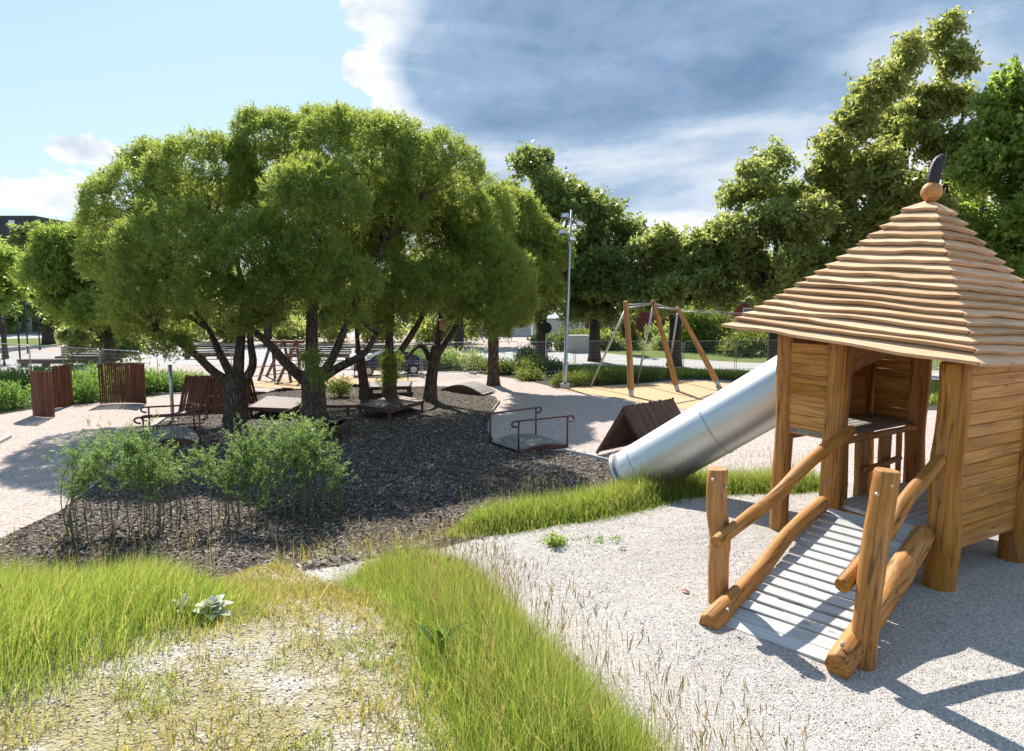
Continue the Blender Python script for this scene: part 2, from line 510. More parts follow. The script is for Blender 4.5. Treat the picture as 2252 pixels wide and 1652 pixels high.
M['concrete'] = plain('concrete', (.42, .41, .39), .9, 0.0, .15, 8, .2)
M['white'] = plain('white_paint', (.75, .75, .73), .5, 0, .05)
M['black_carved'] = wood('charred_carving', (.012, .013, .016), (.03, .032, .036), (.06, .065, .075), .55, (1.0, 30, 30), .8, .1)
M['bolt'] = plain('zinc_bolt', (.5, .48, .44), .4, .8, .1)
M['glass'] = plain('dark_glass', (.02, .03, .035), .08, 0, .1, 3, 0, .8)
def bark(name, c1, c2, c3):
    m, t, b = new_mat(name)
    v, oi = obj_coord(t, (9, 9, 1.3))
    g = t.n('ShaderNodeTexNoise', {'Vector': v, 'Scale': 1.7, 'Detail': 8.0, 'Roughness': .65, 'Distortion': .6}).outputs[0]
    vo = t.n('ShaderNodeTexVoronoi', {'Vector': v, 'Scale': 1.6}, feature='DISTANCE_TO_EDGE').outputs[0]
    h = t.math('ADD', t.ramp(vo, [(0.0, 0.0), (.25, 1.0)]), t.math('MULTIPLY', g, .6))
    t.link(t.ramp(t.math('MULTIPLY', h, .62), [(.1, c1), (.5, c2), (.9, c3)]), b.inputs['Base Color'])
    b.inputs['Roughness'].default_value = .95
    b.inputs['Specular IOR Level'].default_value = .1
    bp = t.n('ShaderNodeBump', {'Height': h, 'Strength': .8, 'Distance': .05})
    t.link(bp.outputs[0], b.inputs['Normal'])
    return m
M['bark'] = bark('furrowed_bark', (.035, .025, .02), (.095, .073, .058), (.17, .135, .11))
M['bark2'] = bark('dark_bark', (.028, .022, .018), (.07, .056, .045), (.12, .10, .08))
M['willow'] = leafm('willow_leaf', (.066, .112, .028), (.165, .23, .056), (.50, .60, .10), .42, .5)
M['broad'] = leafm('broad_leaf', (.095, .135, .045), (.23, .28, .105), (.52, .58, .16), .3, .58)
M['broad_dark'] = leafm('dark_broad_leaf', (.065, .1, .035), (.15, .2, .07), (.40, .48, .11), .33, .55)
M['broad_yellow'] = leafm('yellow_green_leaf', (.105, .13, .038), (.26, .285, .095), (.52, .56, .14), .33, .58)
M['bright'] = leafm('bright_green_leaf', (.085, .135, .028), (.18, .255, .06), (.45, .58, .1), .35, .55)
M['rod_leaf'] = leafm('willow_rod_leaf', (.055, .105, .032), (.12, .2, .065), (.33, .48, .13), .45, .45)
M['shrub'] = leafm('shrub_leaf', (.05, .08, .018), (.11, .14, .032), (.3, .36, .06), .5, .4)
M['herb'] = leafm('meadow_herb', (.05, .11, .022), (.11, .21, .045), (.32, .5, .09), .5, .45)
def grassm(name, base, tip, dry, tf=.5):
    m, t, b = new_mat(name)
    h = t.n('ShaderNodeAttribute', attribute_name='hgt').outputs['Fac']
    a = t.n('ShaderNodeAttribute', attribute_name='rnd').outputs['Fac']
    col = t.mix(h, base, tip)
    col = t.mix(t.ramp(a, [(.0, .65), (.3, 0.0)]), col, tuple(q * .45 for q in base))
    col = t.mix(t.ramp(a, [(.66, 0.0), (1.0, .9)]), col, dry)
    t.link(col, b.inputs['Base Color'])
    b.inputs['Roughness'].default_value = .5
    b.inputs['Specular IOR Level'].default_value = .3
    tl = t.n('ShaderNodeBsdfTranslucent', {'Color': t.mix(1.0, col, (2.1, 2.1, 1.2), 'MULTIPLY')})
    mx = t.n('ShaderNodeMixShader', {0: tf, 1: b.outputs[0], 2: tl.outputs[0]})
    t.link(mx.outputs[0], m.node_tree.nodes['Material Output'].inputs['Surface'])
    return m
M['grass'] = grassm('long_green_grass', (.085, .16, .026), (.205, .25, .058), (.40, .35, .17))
M['dry'] = grassm('dry_mossy_grass', (.19, .19, .05), (.31, .26, .10), (.40, .30, .15), .45)
M['seed'] = grassm('grass_seed_head', (.24, .22, .08), (.30, .22, .12), (.2, .14, .08), .35)
M['gravel'] = ground('grey_crushed_gravel', [(.30, .275, .26), (.46, .425, .395), (.54, .505, .47), (.65, .61, .57), (.5, .44, .395)], 1.3, 105, .8, .25, (.45, .41, .375), .009, .45, .2)
M['pink'] = ground('pinkish_gravel', [(.33, .26, .235), (.48, .39, .345), (.53, .45, .405), (.6, .52, .47)], .55, 26, .6, .25, (.36, .28, .24), .02, .35, .25)
M['mulch'] = ground('bark_mulch', [(.058, .042, .031), (.122, .09, .068), (.185, .142, .108), (.26, .215, .175)], .8, 30, 1.0, .35, (.05, .042, .038), .035, .75, .15)
M['mound'] = ground('dry_mossy_mound', [(.32, .28, .24), (.5, .455, .4), (.57, .53, .48), (.66, .62, .57)], 1.9, 72, 1.0, .78, (.26, .22, .075), .012, .34, .3, (.38, .58))
M['sand'] = ground('tan_safety_surface', [(.5, .33, .18), (.55, .37, .21), (.6, .41, .24)], .9, 40, .2, .15, (.46, .3, .17), .006, .15)
M['asphalt'] = ground('light_pavement', [(.33, .325, .32), (.4, .395, .39), (.46, .45, .44)], .4, 14, .2, .2, (.3, .29, .28), .01, .2)
M['lawn'] = ground('mown_lawn', [(.08, .13, .025), (.12, .18, .035), (.18, .23, .05)], .5, 18, .7, .4, (.2, .22, .06), .03, .5)
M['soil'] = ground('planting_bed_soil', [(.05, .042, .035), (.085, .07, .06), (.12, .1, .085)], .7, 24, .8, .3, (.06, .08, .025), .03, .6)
M['bed'] = ground('green_bed_soil', [(.03, .05, .015), (.05, .08, .02), (.07, .1, .03)], .7, 20, .8, .3, (.07, .06, .04), .03, .5)

# ================================================================== GROUND
def graded(segs):
    out_ = []
    for a, b, st in segs:
        out_ += list(np.arange(a, b, st))
    out_.append(segs[-1][1])
    return np.array(out_)
gx = graded([(-900, -120, 60), (-120, -40, 8), (-40, -14, 1.0), (-14, 14, .22), (14, 40, 1.0), (40, 120, 8), (120, 900, 60)])
gy = graded([(-300, -20, 40), (-20, -4, 2), (-4, 15, .22), (15, 60, 1.0), (60, 130, 5), (130, 1500, 90)])
GX, GY = np.meshgrid(gx, gy)
GZ = terr(GX, GY)
nx, ny = len(gx), len(gy)
Vg = np.stack([GX.ravel(), GY.ravel(), GZ.ravel()], 1)
ii = (np.arange(ny - 1)[:, None] * nx + np.arange(nx - 1)[None]).ravel()
Qg = np.stack([ii, ii + 1, ii + nx + 1, ii + nx], 1)
me = fast('ground', Vg, Qg, M['pink'])
me.polygons.foreach_set('use_smooth', [True] * len(me.polygons))
g_ = link('ground', me)
tag(g_, 'pinkish gravel ground of the playground', kind='structure')

def densify(poly, st, wob=0.0, seed=0):
    rg = random.Random(seed)
    out_ = []
    n = len(poly)
    for i in range(n):
        a, b = Vector(poly[i]), Vector(poly[(i + 1) % n])
        k = max(1, int((b - a).length / st))
        nrm = Vector((-(b - a).y, (b - a).x)).normalized() if (b - a).length > 0 else Vector((0, 0))
        for j in range(k):
            p = a.lerp(b, j / k)
            if j and wob: p = p + nrm * rg.uniform(-wob, wob)
            out_.append(p)
    return out_
def sheet(name, poly, mat, off, grid, label=None, wob=0.0, edge=None, extra_drop=0.0):
    """a ground sheet that follows the terrain, cut to a world-space outline"""
    B = densify([Vector(p[:2]) for p in poly], edge or grid, wob, len(name))
    P = np.array([tuple(b) for b in B])
    x0, y0 = P.min(0); x1, y1 = P.max(0)
    ax = np.arange(x0 + grid / 2, x1, grid); ay = np.arange(y0 + grid / 2, y1, grid)
    AX, AY = np.meshgrid(ax, ay)
    rs = np.random.RandomState(3)
    AX = AX + rs.uniform(-.15, .15, AX.shape) * grid; AY = AY + rs.uniform(-.15, .15, AY.shape) * grid
    d = poly_sd(P, AX, AY)
    k = d < -grid * .45
    pts = [Vector(b) for b in B] + [Vector((a, b)) for a, b in zip(AX[k], AY[k])]
    ed = [(i, (i + 1) % len(B)) for i in range(len(B))]
    vs, es, fs, *_ = delaunay_2d_cdt(pts, ed, [], 1, 1e-5)
    A = np.array([tuple(v) for v in vs])
    z = terr(A[:, 0], A[:, 1]) + off
    o = link(name, mesh(name, [(a[0], a[1], q) for a, q in zip(A, z)], [tuple(f) for f in fs], mat, True))
    if o.data.polygons[0].normal.z < 0: o.data.flip_normals()
    return tag(o, label, kind='structure')
def gpoly(px):
    return [tuple(gt(u, v))[:2] for u, v in px]

mulch_px = [(0, 1188), (60, 1158), (130, 1128), (200, 1075), (262, 1025), (300, 985), (312, 955), (335, 938), (395, 912), (470, 888), (555, 872), (600, 864), (640, 860), (690, 856), (740, 854), (800, 852), (870, 851), (930, 850), (980, 850), (1040, 862), (1088, 872), (1098, 886), (1080, 910), (1070, 945), (1088, 975), (1140, 984), (1240, 993), (1365, 1024), (1500, 1063), (1560, 1078)]
mulch_poly = [tuple(gz(u, v, 0))[:2] for u, v in mulch_px] + [(5.6, 11.5), (4.3, 8.5), (2.5, 8.12), (1.4, 7.5), (-.2, 6.6), (-1.75, 5.7), (-3.0, 6.2), (-5.2, 5.6), (-6.9, 4.3), (-9.5, 3.5), (-14, 5)]
sheet('mulch_bed', mulch_poly, M['mulch'], .02, .25, 'dark bark mulch bed below the willows', .04, .25)
gravel_poly = [(p[0], p[1]) for p in far_edge] + [(5.2, 9.0), (7.5, 9.4), (10.2, 8.4), (11.6, 5), (10.6, -3.6), (-.6, -3.6), (.3, 1.5), (.35, 2.6), (-.1, 3.6), (-.55, 4.8), (-1.1, 5.3), (-1.6, 5.5)]
sheet('gravel_path', gravel_poly, M['gravel'], .045, .16, 'pale grey crushed gravel on the mound around the play hut', .03, .12)
mound_poly = [(-1.6, 5.5), (-1.1, 5.3), (-.55, 4.8), (-.1, 3.6), (.35, 2.6), (.3, 1.5), (-.6, -3.6), (-8, -3.6), (-8, 2), (-7.2, 4.4), (-5.4, 5.9), (-3.6, 6.6), (-2.4, 6.4)]
sheet('mound', mound_poly, M['mound'], .046, .16, 'dry mossy mound in front with patches of bare gravel', .03, .12)
sand_px = [(1222, 856), (1300, 850), (1385, 847), (1500, 838), (1590, 838), (1660, 846), (1760, 856), (1900, 875), (1980, 905), (1890, 925), (1740, 925), (1600, 912), (1500, 900), (1400, 884), (1320, 872)]
sheet('safety_surface', [tuple(gz(u, v))[:2] for u, v in sand_px], M['sand'], .012, 1.0, 'tan safety surface under the cableway frame')
def gp0(px): return [tuple(gz(u, v))[:2] for u, v in px]
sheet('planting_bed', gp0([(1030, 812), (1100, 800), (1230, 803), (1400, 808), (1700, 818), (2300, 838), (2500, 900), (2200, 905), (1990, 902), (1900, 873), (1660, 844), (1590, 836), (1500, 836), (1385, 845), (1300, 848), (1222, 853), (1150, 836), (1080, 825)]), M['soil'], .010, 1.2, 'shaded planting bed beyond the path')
sheet('road', gp0([(880, 768), (1050, 764), (1250, 770), (1420, 788), (1700, 803), (2500, 835), (2500, 872), (2200, 842), (1700, 818), (1400, 808), (1230, 803), (1100, 800), (1000, 803), (880, 800)]), M['asphalt'], .012, 3, 'pale road behind the temporary fence')
sheet('lawn', gp0([(1275, 758), (1350, 752), (1500, 750), (1700, 758), (2500, 790), (2500, 832), (1700, 800), (1420, 786), (1290, 772)]), M['lawn'], .010, 3, 'sunlit mown lawn beyond the road')
sheet('green_bed', gp0([(-250, 850), (0, 838), (120, 836), (300, 838), (390, 842), (440, 852), (420, 862), (365, 868), (230, 884), (140, 893), (60, 902), (0, 912), (-250, 960)]), M['bed'], .014, 1.0, 'soil under the green plants by the slat screens')
sheet('street', gp0([(-300, 820), (0, 812), (300, 806), (700, 800), (880, 800), (880, 768), (700, 764), (300, 770), (0, 780), (-300, 790)]), M['asphalt'], .010, 3, 'pale street crossing behind the trees')
sheet('far_lawn', gp0([(-200, 752), (40, 745), (220, 742), (410, 742), (420, 752), (220, 757), (0, 762), (-200, 768)]), M['lawn'], .011, 4, 'strip of lawn in front of the far building')
sheet('plaza', gp0([(-300, 740), (40, 728), (400, 720), (900, 716), (1050, 730), (1050, 740), (420, 741), (220, 741), (40, 744), (-300, 752)]), M['asphalt'], .009, 6, 'bright paved square in front of the far building')
sheet('sand_pit', gp0([(540, 850), (560, 838), (700, 828), (900, 828), (915, 838), (870, 848), (740, 851), (640, 857)]), M['sand'], .016, .8, 'sunlit sand pit behind the willows')

# steel edging strip along the mulch
def strip(name, pts, h, t_, mat, label):
    V, Fc = [], []
    P = [Vector(p) for p in pts]
    m = len(P)
    for i, p in enumerate(P):
        d = (P[min(i + 1, m - 1)] - P[max(i - 1, 0)]); d.z = 0; d.normalize()
        n_ = Vector((-d.y, d.x, 0)) * t_ / 2
        z = tz(p.x, p.y)
        for q, zz in ((p - n_, z - .05), (p + n_, z - .05), (p + n_, z + h), (p - n_, z + h)):
            V.append((q.x, q.y, zz))
    for i in range(m - 1):
        for k in range(4):
            Fc.append((i * 4 + k, i * 4 + (k + 1) % 4, i * 4 + 4 + (k + 1) % 4, i * 4 + 4 + k))
    Fc += [(3, 2, 1, 0), tuple((m - 1) * 4 + k for k in range(4))]
    return tag(mk(name, V, Fc, mat), label, kind='structure')
strip('kerb', [gz(u, v) for u, v in [(1098, 884), (1080, 910), (1072, 945)]], .10, .05, M['grey_wood'], 'wooden edging board beside the path')
strip('kerb', [gz(u, v) for u, v in [(1238, 992), (1300, 1006), (1365, 1024), (1430, 1043), (1500, 1063), (1560, 1079)]], .09, .05, M['concrete'], 'pale kerb strip running behind the slide')
strip('kerb', [gz(u, v) for u, v in [(400, 905), (365, 920), (333, 945), (326, 985), (322, 1020)]], .10, .06, M['concrete'], 'pale kerb beside the left footbridge')
strip('kerb', [gz(u, v) for u, v in [(330, 866), (560, 866)]], .05, .08, M['concrete'], 'thin kerb under the temporary fence')
strip('kerb', [gz(u, v) for u, v in [(-20, 985), (22, 963)]], .1, .1, M['concrete'], 'short pale kerb at the picture edge')

# bark chips lying on the mulch
rs = np.random.RandomState(5)
MP = np.array(mulch_poly)
def scatter(poly, n, rs, bias=None):
    P = np.array(poly); x0, y0 = P.min(0); x1, y1 = P.max(0)
    out_ = []
    while sum(len(q) for q in out_) < n:
        x = rs.uniform(x0, x1, n * 2); y = rs.uniform(y0, y1, n * 2)
        k = poly_sd(P, x, y) < -.02
        if bias is not None: k &= rs.rand(n * 2) < bias(x, y)
        out_.append(np.stack([x[k], y[k]], 1))
    return np.concatenate(out_)[:n]
def rand_unit(rs, n):
    v = rs.normal(size=(n, 3)); return v / np.linalg.norm(v, axis=1, keepdims=True)
C = scatter(mulch_poly, 62000, rs, lambda x, y: np.clip(1.6 - y / 22, .15, 1))
n = len(C)
cz = terr(C[:, 0], C[:, 1]) + .034
a_ = rs.uniform(0, 6.28, n); L_ = rs.uniform(.02, .055, n); W_ = rs.uniform(.010, .022, n); ti = rs.normal(0, .35, n); tw = rs.normal(0, .4, n)
ax_ = np.stack([np.cos(a_) * np.cos(ti), np.sin(a_) * np.cos(ti), np.sin(ti)], 1)
sx_ = np.stack([-np.sin(a_) * np.cos(tw), np.cos(a_) * np.cos(tw), np.sin(tw)], 1)
c3 = np.stack([C[:, 0], C[:, 1], cz], 1)
Vc = np.stack([c3 - ax_ * L_[:, None] - sx_ * W_[:, None], c3 + ax_ * L_[:, None] - sx_ * W_[:, None] * .7, c3 + ax_ * L_[:, None] + sx_ * W_[:, None] * .7, c3 - ax_ * L_[:, None] + sx_ * W_[:, None]], 1).reshape(-1, 3)
m, t, b = new_mat('bark_chip')
t.link(t.ramp(t.n('ShaderNodeAttribute', attribute_name='rnd').outputs['Fac'], [(0.0, (.05, .038, .03)), (.6, (.13, .1, .08)), (.9, (.23, .19, .16)), (1.0, (.36, .32, .28))]), b.inputs['Base Color'])
b.inputs['Roughness'].default_value = .8
chips = link('mulch_chips', fast('mulch_chips', Vc, np.arange(n * 4).reshape(-1, 4), m, {'rnd': np.repeat(rs.rand(n), 4)}))
tag(chips, 'loose dark bark chips covering the mulch bed', 'bark chips', kind='stuff')

# ================================================================== PLAY HUT
rg = random.Random(11)
pA, pD, pE = Vector((2.80, 6.96, 0)), Vector((3.55, 5.48, 0)), Vector((4.70, 6.17, 0))
pB = Vector((3.07, 6.43, 0)); e1 = Vector((.829, .559, 0))
pC = pB + e1 * 1.60; pA2 = pA + e1 * 1.60; pE2 = pD + (pE - pD).normalized() * 2.55
hut = empty('play_hut', (3.6, 6.4, PLZ), 'amber wooden play hut with stepped plank roof and ramp', 'play hut')
def hut_post(p, ztop, r, lean=(0, 0), bend=.03, zb=None):
    zb = tz(p.x, p.y) - .12 if zb is None else zb
    q = Vector((p.x + lean[0], p.y + lean[1], ztop))
    b0 = Vector((p.x, p.y, zb))
    mids = [b0.lerp(q, f) + Vector((rg.uniform(-bend, bend), rg.uniform(-bend, bend), 0)) for f in (.3, .55, .8)]
    return flat_caps(log('post', [b0] + mids + [q], [r * 1.06, r * 1.02, r, r * .98, r * .96], M['amber'], hut, 16, 14, .025, rg))
hut_post(pA, 4.02, .088, (-.0, 0), .02)
hut_post(pB, 3.98, .105, (.03, 0), .02)
hut_post(pC, 3.86, .10, (.02, 0), .02)
hut_post(pA2, 3.95, .09)
hut_post(pD, 3.84, .118, (.02, -.01), .025)
hut_post(pE, 3.4, .13, (.0, .0), .02)
hut_post(Vector((4.58, 6.72, 0)), 3.4, .085, (0, 0), .02)
hut_post(pE2, 3.8, .12)
# plank wall between posts A and B
def wall_planks(name, a, b, z0, z1, n_, mat, offs, tilt=0.0, inset=.08):
    wl = link(name, mesh(name, [], [], None), hut, WM[hut.name].copy())
    d = (b - a).normalized()
    nrm = Vector((d.y, -d.x, 0)) * offs
    zs = [z0 + (z1 - z0) * i / n_ for i in range(n_ + 1)]
    zs = [zs[0]] + [z + rg.uniform(-.008, .008) for z in zs[1:-1]] + [zs[-1]]
    for i in range(n_):
        zm = (zs[i] + zs[i + 1]) / 2; wd = zs[i + 1] - zs[i] - .0035
        ta = rg.uniform(-1, 1) * tilt
        p0 = a + d * inset + nrm + Vector((0, 0, zm - ta)) + nrm.normalized() * rg.uniform(-.004, .004)
        p1 = b - d * inset + nrm + Vector((0, 0, zm + ta)) + nrm.normalized() * rg.uniform(-.004, .004)
        plank('plank', p0, p1, .028, wd, M['plank'], wl, (0, 0, 1), .004)
    return wl
wall_planks('wall', pA, pB, 3.0, 3.92, 9, M['plank'], .0, .002, .075)
wall_planks('wall', pD, pE2, 2.34, 3.82, 14, M['plank'], .02, .0025, .06)
wall_planks('wall', pC, pA2, 3.04, 3.9, 8, M['plank'], .0, .002, .09)
wall_planks('wall', pA2, pA, 3.70, 3.94, 2, M['plank'], .0, .001, .09)
wall_planks('wall', pA2, pA2.lerp(pA, .36), 3.04, 3.70, 6, M['plank'], .0, .001, .05)
wall_planks('wall', pA2.lerp(pA, .80), pA, 3.04, 3.70, 6, M['plank'], .0, .001, .05)
# low rail board under the right wall
plank('sill_board', pD + Vector((.09, .05, 2.30)), pE2 + Vector((0, 0, 2.30)), .06, .11, M['amber'], hut, (0, 0, 1), .01)
# brace board over the doorway
V, Fc = [], []
d = e1; nrm = Vector((d.y, -d.x, 0)) * .02
prof_top, prof_bot = [], []
for i in range(9):
    f = i / 8
    p = pB + d * (.1 + 1.4 * f)
    zb_ = 3.60 + .17 * math.sin(min(1, f * 1.5) * math.pi / 2)
    for s, zz in ((-1, zb_), (1, zb_), (1, 3.93), (-1, 3.93)):
        V.append((p + nrm * s) + Vector((0, 0, zz)))
for i in range(8):
    for k in range(4):
        Fc.append((i * 4 + k, i * 4 + (k + 1) % 4, i * 4 + 4 + (k + 1) % 4, i * 4 + 4 + k)[::-1])
Fc += [(0, 1, 2, 3), (35, 34, 33, 32)]
mk('brace_board', V, Fc, M['amber'], hut)
# upper platform
up_ = link('upper_floor', mesh('upper_floor', [], [], None), hut, WM[hut.name].copy())
for i in range(6):
    f0 = (i + .5) / 6
    a = pB.lerp(pA, f0); c = pC.lerp(pA2, f0)
    ww = (pA - pB).length / 6
    plank('plank', a + Vector((0, 0, 3.035)) - d * .02, c + Vector((0, 0, 3.035)) + d * .0, ww - .006, .035, M['grey_wood'], up_)
plank('floor_beam', pB + d * .06 + Vector((.01, -.02, 2.985)), pC - d * .02 + Vector((.01, -.02, 2.985)), .05, .06, M['amber'], hut, (0, 0, 1), .012, .012, 8, rg)
plank('floor_beam', pA + d * .06 + Vector((0, 0, 2.96)), pA2 - d * .06 + Vector((0, 0, 2.96)), .05, .1, M['amber'], hut)
# uprights below the platform
DZ_ = 2.375
for f, wdt, ht in ((.14, .075, .04), (.33, .20, .05), (.60, .19, .05), (.78, .07, .04), (.89, .06, .04)):
    p = pB + d * 1.6 * f
    plank('upright_board', p + Vector((.03, .03, 1.98 if f > .3 else 1.9)), p + Vector((0, 0, 2.955)), wdt, ht, M['amber'], hut, (d.y, -d.x, 0), .008, .008, 5, rg)
log('foothold', [pB + d * .52 + Vector((.01, -.06, 2.66)), pB + d * 1.2 + Vector((.01, -.06, 2.70))], .03, M['amber'], hut, 8, 4, .05, rg)
# lower deck
deck = link('deck', mesh('deck', [], [], None), hut, WM[hut.name].copy())
nd_ = 11
for i in range(nd_):
    f = (i + .5) / nd_
    a = pD.lerp(pB, f) + e1 * .06; c = a + e1 * (1.75 if i < 9 else 1.5)
    plank('plank', a + Vector((0, 0, DZ_ + rg.uniform(-.002, .002))), c + Vector((0, 0, DZ_)), (pB - pD).length / nd_ - .005, .035, M['grey_deck'], deck, (0, 0, 1), .005)
plank('deck_beam', pD + e1 * .12 + Vector((0, 0, 2.30)), pB + e1 * .12 + Vector((0, 0, 2.30)), .08, .1, M['amber'], hut)
plank('deck_beam', pD + e1 * 1.5 + Vector((0, 0, 2.30)), pC + Vector((-.1, -.05, 2.30)), .08, .1, M['amber'], hut)
# ramp
ramp = link('ramp', mesh('ramp', [], [], None), hut, WM[hut.name].copy())
bl, br = Vector((1.55, 4.79, 1.955)), Vector((2.10, 4.26, 1.95))
tl_, tr_ = Vector((2.99, 6.28, 2.385)), Vector((3.46, 5.62, 2.385))
ns = 16
for i in range(ns):
    f = (i + .45) / ns
    a = bl.lerp(tl_, f); c = br.lerp(tr_, f)
    stp = (tl_ - bl).length / ns
    gap = .006 if i in (0, 1, ns - 1) else .034
    a = a + Vector((0, 0, .004 * rg.uniform(-1, 1)))
    nrm_ = (tl_ - bl).cross(br - bl).normalized()
    plank('slat', a, c, stp - gap,   .024, M['grey_deck'], ramp, -nrm_ if nrm_.z < 0 else nrm_, .005)
side_dir = (bl - br).normalized()
def beam(pts, rads, flat):
    return flat_caps(log('side_beam', pts, rads, M['amber'], ramp, 8, 12, .05, rg, True, flat))
beam([bl + side_dir * .05 + Vector((-.1, -.1, .03)), bl.lerp(tl_, .3) + side_dir * .06 + Vector((0, 0, .03)), bl.lerp(tl_, .62) + side_dir * .055 + Vector((0, 0, .10)), tl_ + side_dir * .04 + Vector((-.05, -.08, .07))], [.078, .07, .06, .066], 1.15)
beam([br - side_dir * .07 + Vector((-.08, -.08, .05)), br.lerp(tr_, .35) - side_dir * .07 + Vector((0, 0, .05)), br.lerp(tr_, .6) - side_dir * .08 + Vector((0, 0, .09)), tr_ - side_dir * .02 + Vector((-.06, -.12, .03))], [.088, .086, .10, .09], 1.12)
pF, pG = Vector((1.637, 5.18, 0)), Vector((2.321, 4.31, 0))
def ramp_post(p, ztop, r, lean, bend):
    b0 = Vector((p.x, p.y, tz(p.x, p.y) - .1)); q = Vector((p.x + lean[0], p.y + lean[1], ztop))
    mids = [b0.lerp(q, f) + Vector((bx, 0, 0)) for f, bx in bend]
    return flat_caps(log('post', [b0] + mids + [q], [r * 1.02, r, r * 1.04, r * .98], M['amber'], ramp, 16, 16, .022, rg, True, 1.06))
ramp_post(pF, 3.03, .079, (-.035, .03), [(.35, .0), (.55, .015), (.75, -.01)])
ramp_post(pG, 3.24, .08, (.10, .0), [(.3, -.015), (.6, -.02), (.8, -.01)])
def rail(pa, pb, offs, rads):
    d_ = (pb - pa).normalized(); u2 = Vector((0, 0, 1)) - d_ * d_.z; u2.normalize(); v2 = d_.cross(u2)
    pts_ = [pa.lerp(pb, k / (len(offs) - 1)) + u2 * o[0] + v2 * o[1] for k, o in enumerate(offs)]
    return flat_caps(log('handrail', pts_, rads, M['amber'], ramp, 12, 18, .03, rg))
rail(at(1573, 1194, 4.97), at(1873, 948, 6.20), [(0, 0), (.0, .01), (-.02, 0), (.02, -.01), (.035, 0), (.01, 0)], [.05, .055, .054, .058, .058, .05])
rail(at(1850, 1290, 4.36), at(2066, 1012, 5.40), [(0, 0), (-.01, .01), (-.02, .015), (.025, 0), (.01, -.005), (0, 0)], [.054, .056, .05, .056, .056, .05])
# bolts
def bolt(p, nrm, r=.012):
    nrm = Vector(nrm).normalized()
    V, Fc = tube([Vector(p) - nrm * .02, Vector(p) + nrm * .006, Vector(p) + nrm * .012], [r, r, r * .6], 8)
    mk('bolt', V, Fc, M['bolt'], ramp, True)
for (u, v, yd) in ((1567, 1055, 5.10), (1596, 1071, 5.11), (1928, 1087, 4.232), (1960, 1068, 4.235)):
    bolt(at(u, v, yd), (-.25, -1, .1))
bolt(at(1600, 1341, 4.72), (-.1, -.4, 1)); bolt(at(1852, 1415, 4.17), (0, -.3, 1)); bolt(at(2010, 1185, 5.25), (0, -.3, 1))
# roof
roof = link('roof', mesh('roof', [], [], None), hut, WM[hut.name].copy())
apex = Vector((4.20, 7.0, 5.34))
cL, cF, cR, cK = Vector((2.30, 7.16, 4.03)), Vector((3.49, 5.15, 3.82)), Vector((5.98, 6.83, 3.72)), Vector((4.79, 8.84, 3.92))
NR = 18
def hip(c, t):
    p = apex.lerp(c, t)
    p.z -= .10 * math.sin(math.pi * t) * (1 - .3 * t)
    return p
corners = [cL, cF, cR, cK]
for s in range(4):
    c0, c1 = corners[s], corners[(s + 1) % 4]
    nrm = (c0 - apex).cross(c1 - apex).normalized()
    if nrm.z < 0: nrm = -nrm
    for i in range(NR):
        t0, t1 = .045 + .955 * i / NR, .045 + .955 * (i + 1) / NR
        dt = rg.uniform(-.006, .006)
        t1 = t1 + dt if i < NR - 1 else t1
        tu = max(0.01, t0 - .03)
        seg = 12
        V, Fc = [], []
        oh = rg.uniform(.03, .05)
        ph, ph2 = rg.uniform(0, 6), rg.uniform(0, 6)
        fq = rg.uniform(3, 7)
        amp = .016 * min(1, .35 + i / NR)
        for k in range(seg + 1):
            f = k / seg
            wv = amp * (math.sin(f * fq + ph) + .6 * math.sin(f * fq * 2.3 + ph2) + .35 * rg.uniform(-1, 1))
            a = hip(c0, t1).lerp(hip(c1, t1), f); bq = hip(c0, tu).lerp(hip(c1, tu), f)
            ed = (c1 - c0).normalized() * (2 * f - 1)
            dn = (a - bq).normalized()
            wv *= (1 - abs(2 * f - 1) ** 4 * .8)
            a = a + dn * (wv + (.02 if i == NR - 1 else 0))
            V += [bq, a + nrm * .056 + ed * .038, a + nrm * .096 + ed * (.06 + oh * .2), bq + nrm * .024 + ed * .016]
        for k in range(seg):
            for j in range(4):
                Fc.append((k * 4 + j, k * 4 + (j + 1) % 4, k * 4 + 4 + (j + 1) % 4, k * 4 + 4 + j))
        Fc += [(3, 2, 1, 0), tuple(seg * 4 + j for j in range(4))]
        fr = frame_x(hip(c0, t1), hip(c1, t1), nrm)
        inv = fr.inverted()
        ob = mk('shingle', [inv @ v for v in V], Fc, M['shingle'], roof, False, fr)
        bmx = bmesh.new(); bmx.from_mesh(ob.data); bmesh.ops.recalc_face_normals(bmx, faces=bmx.faces); bmx.to_mesh(ob.data); bmx.free()
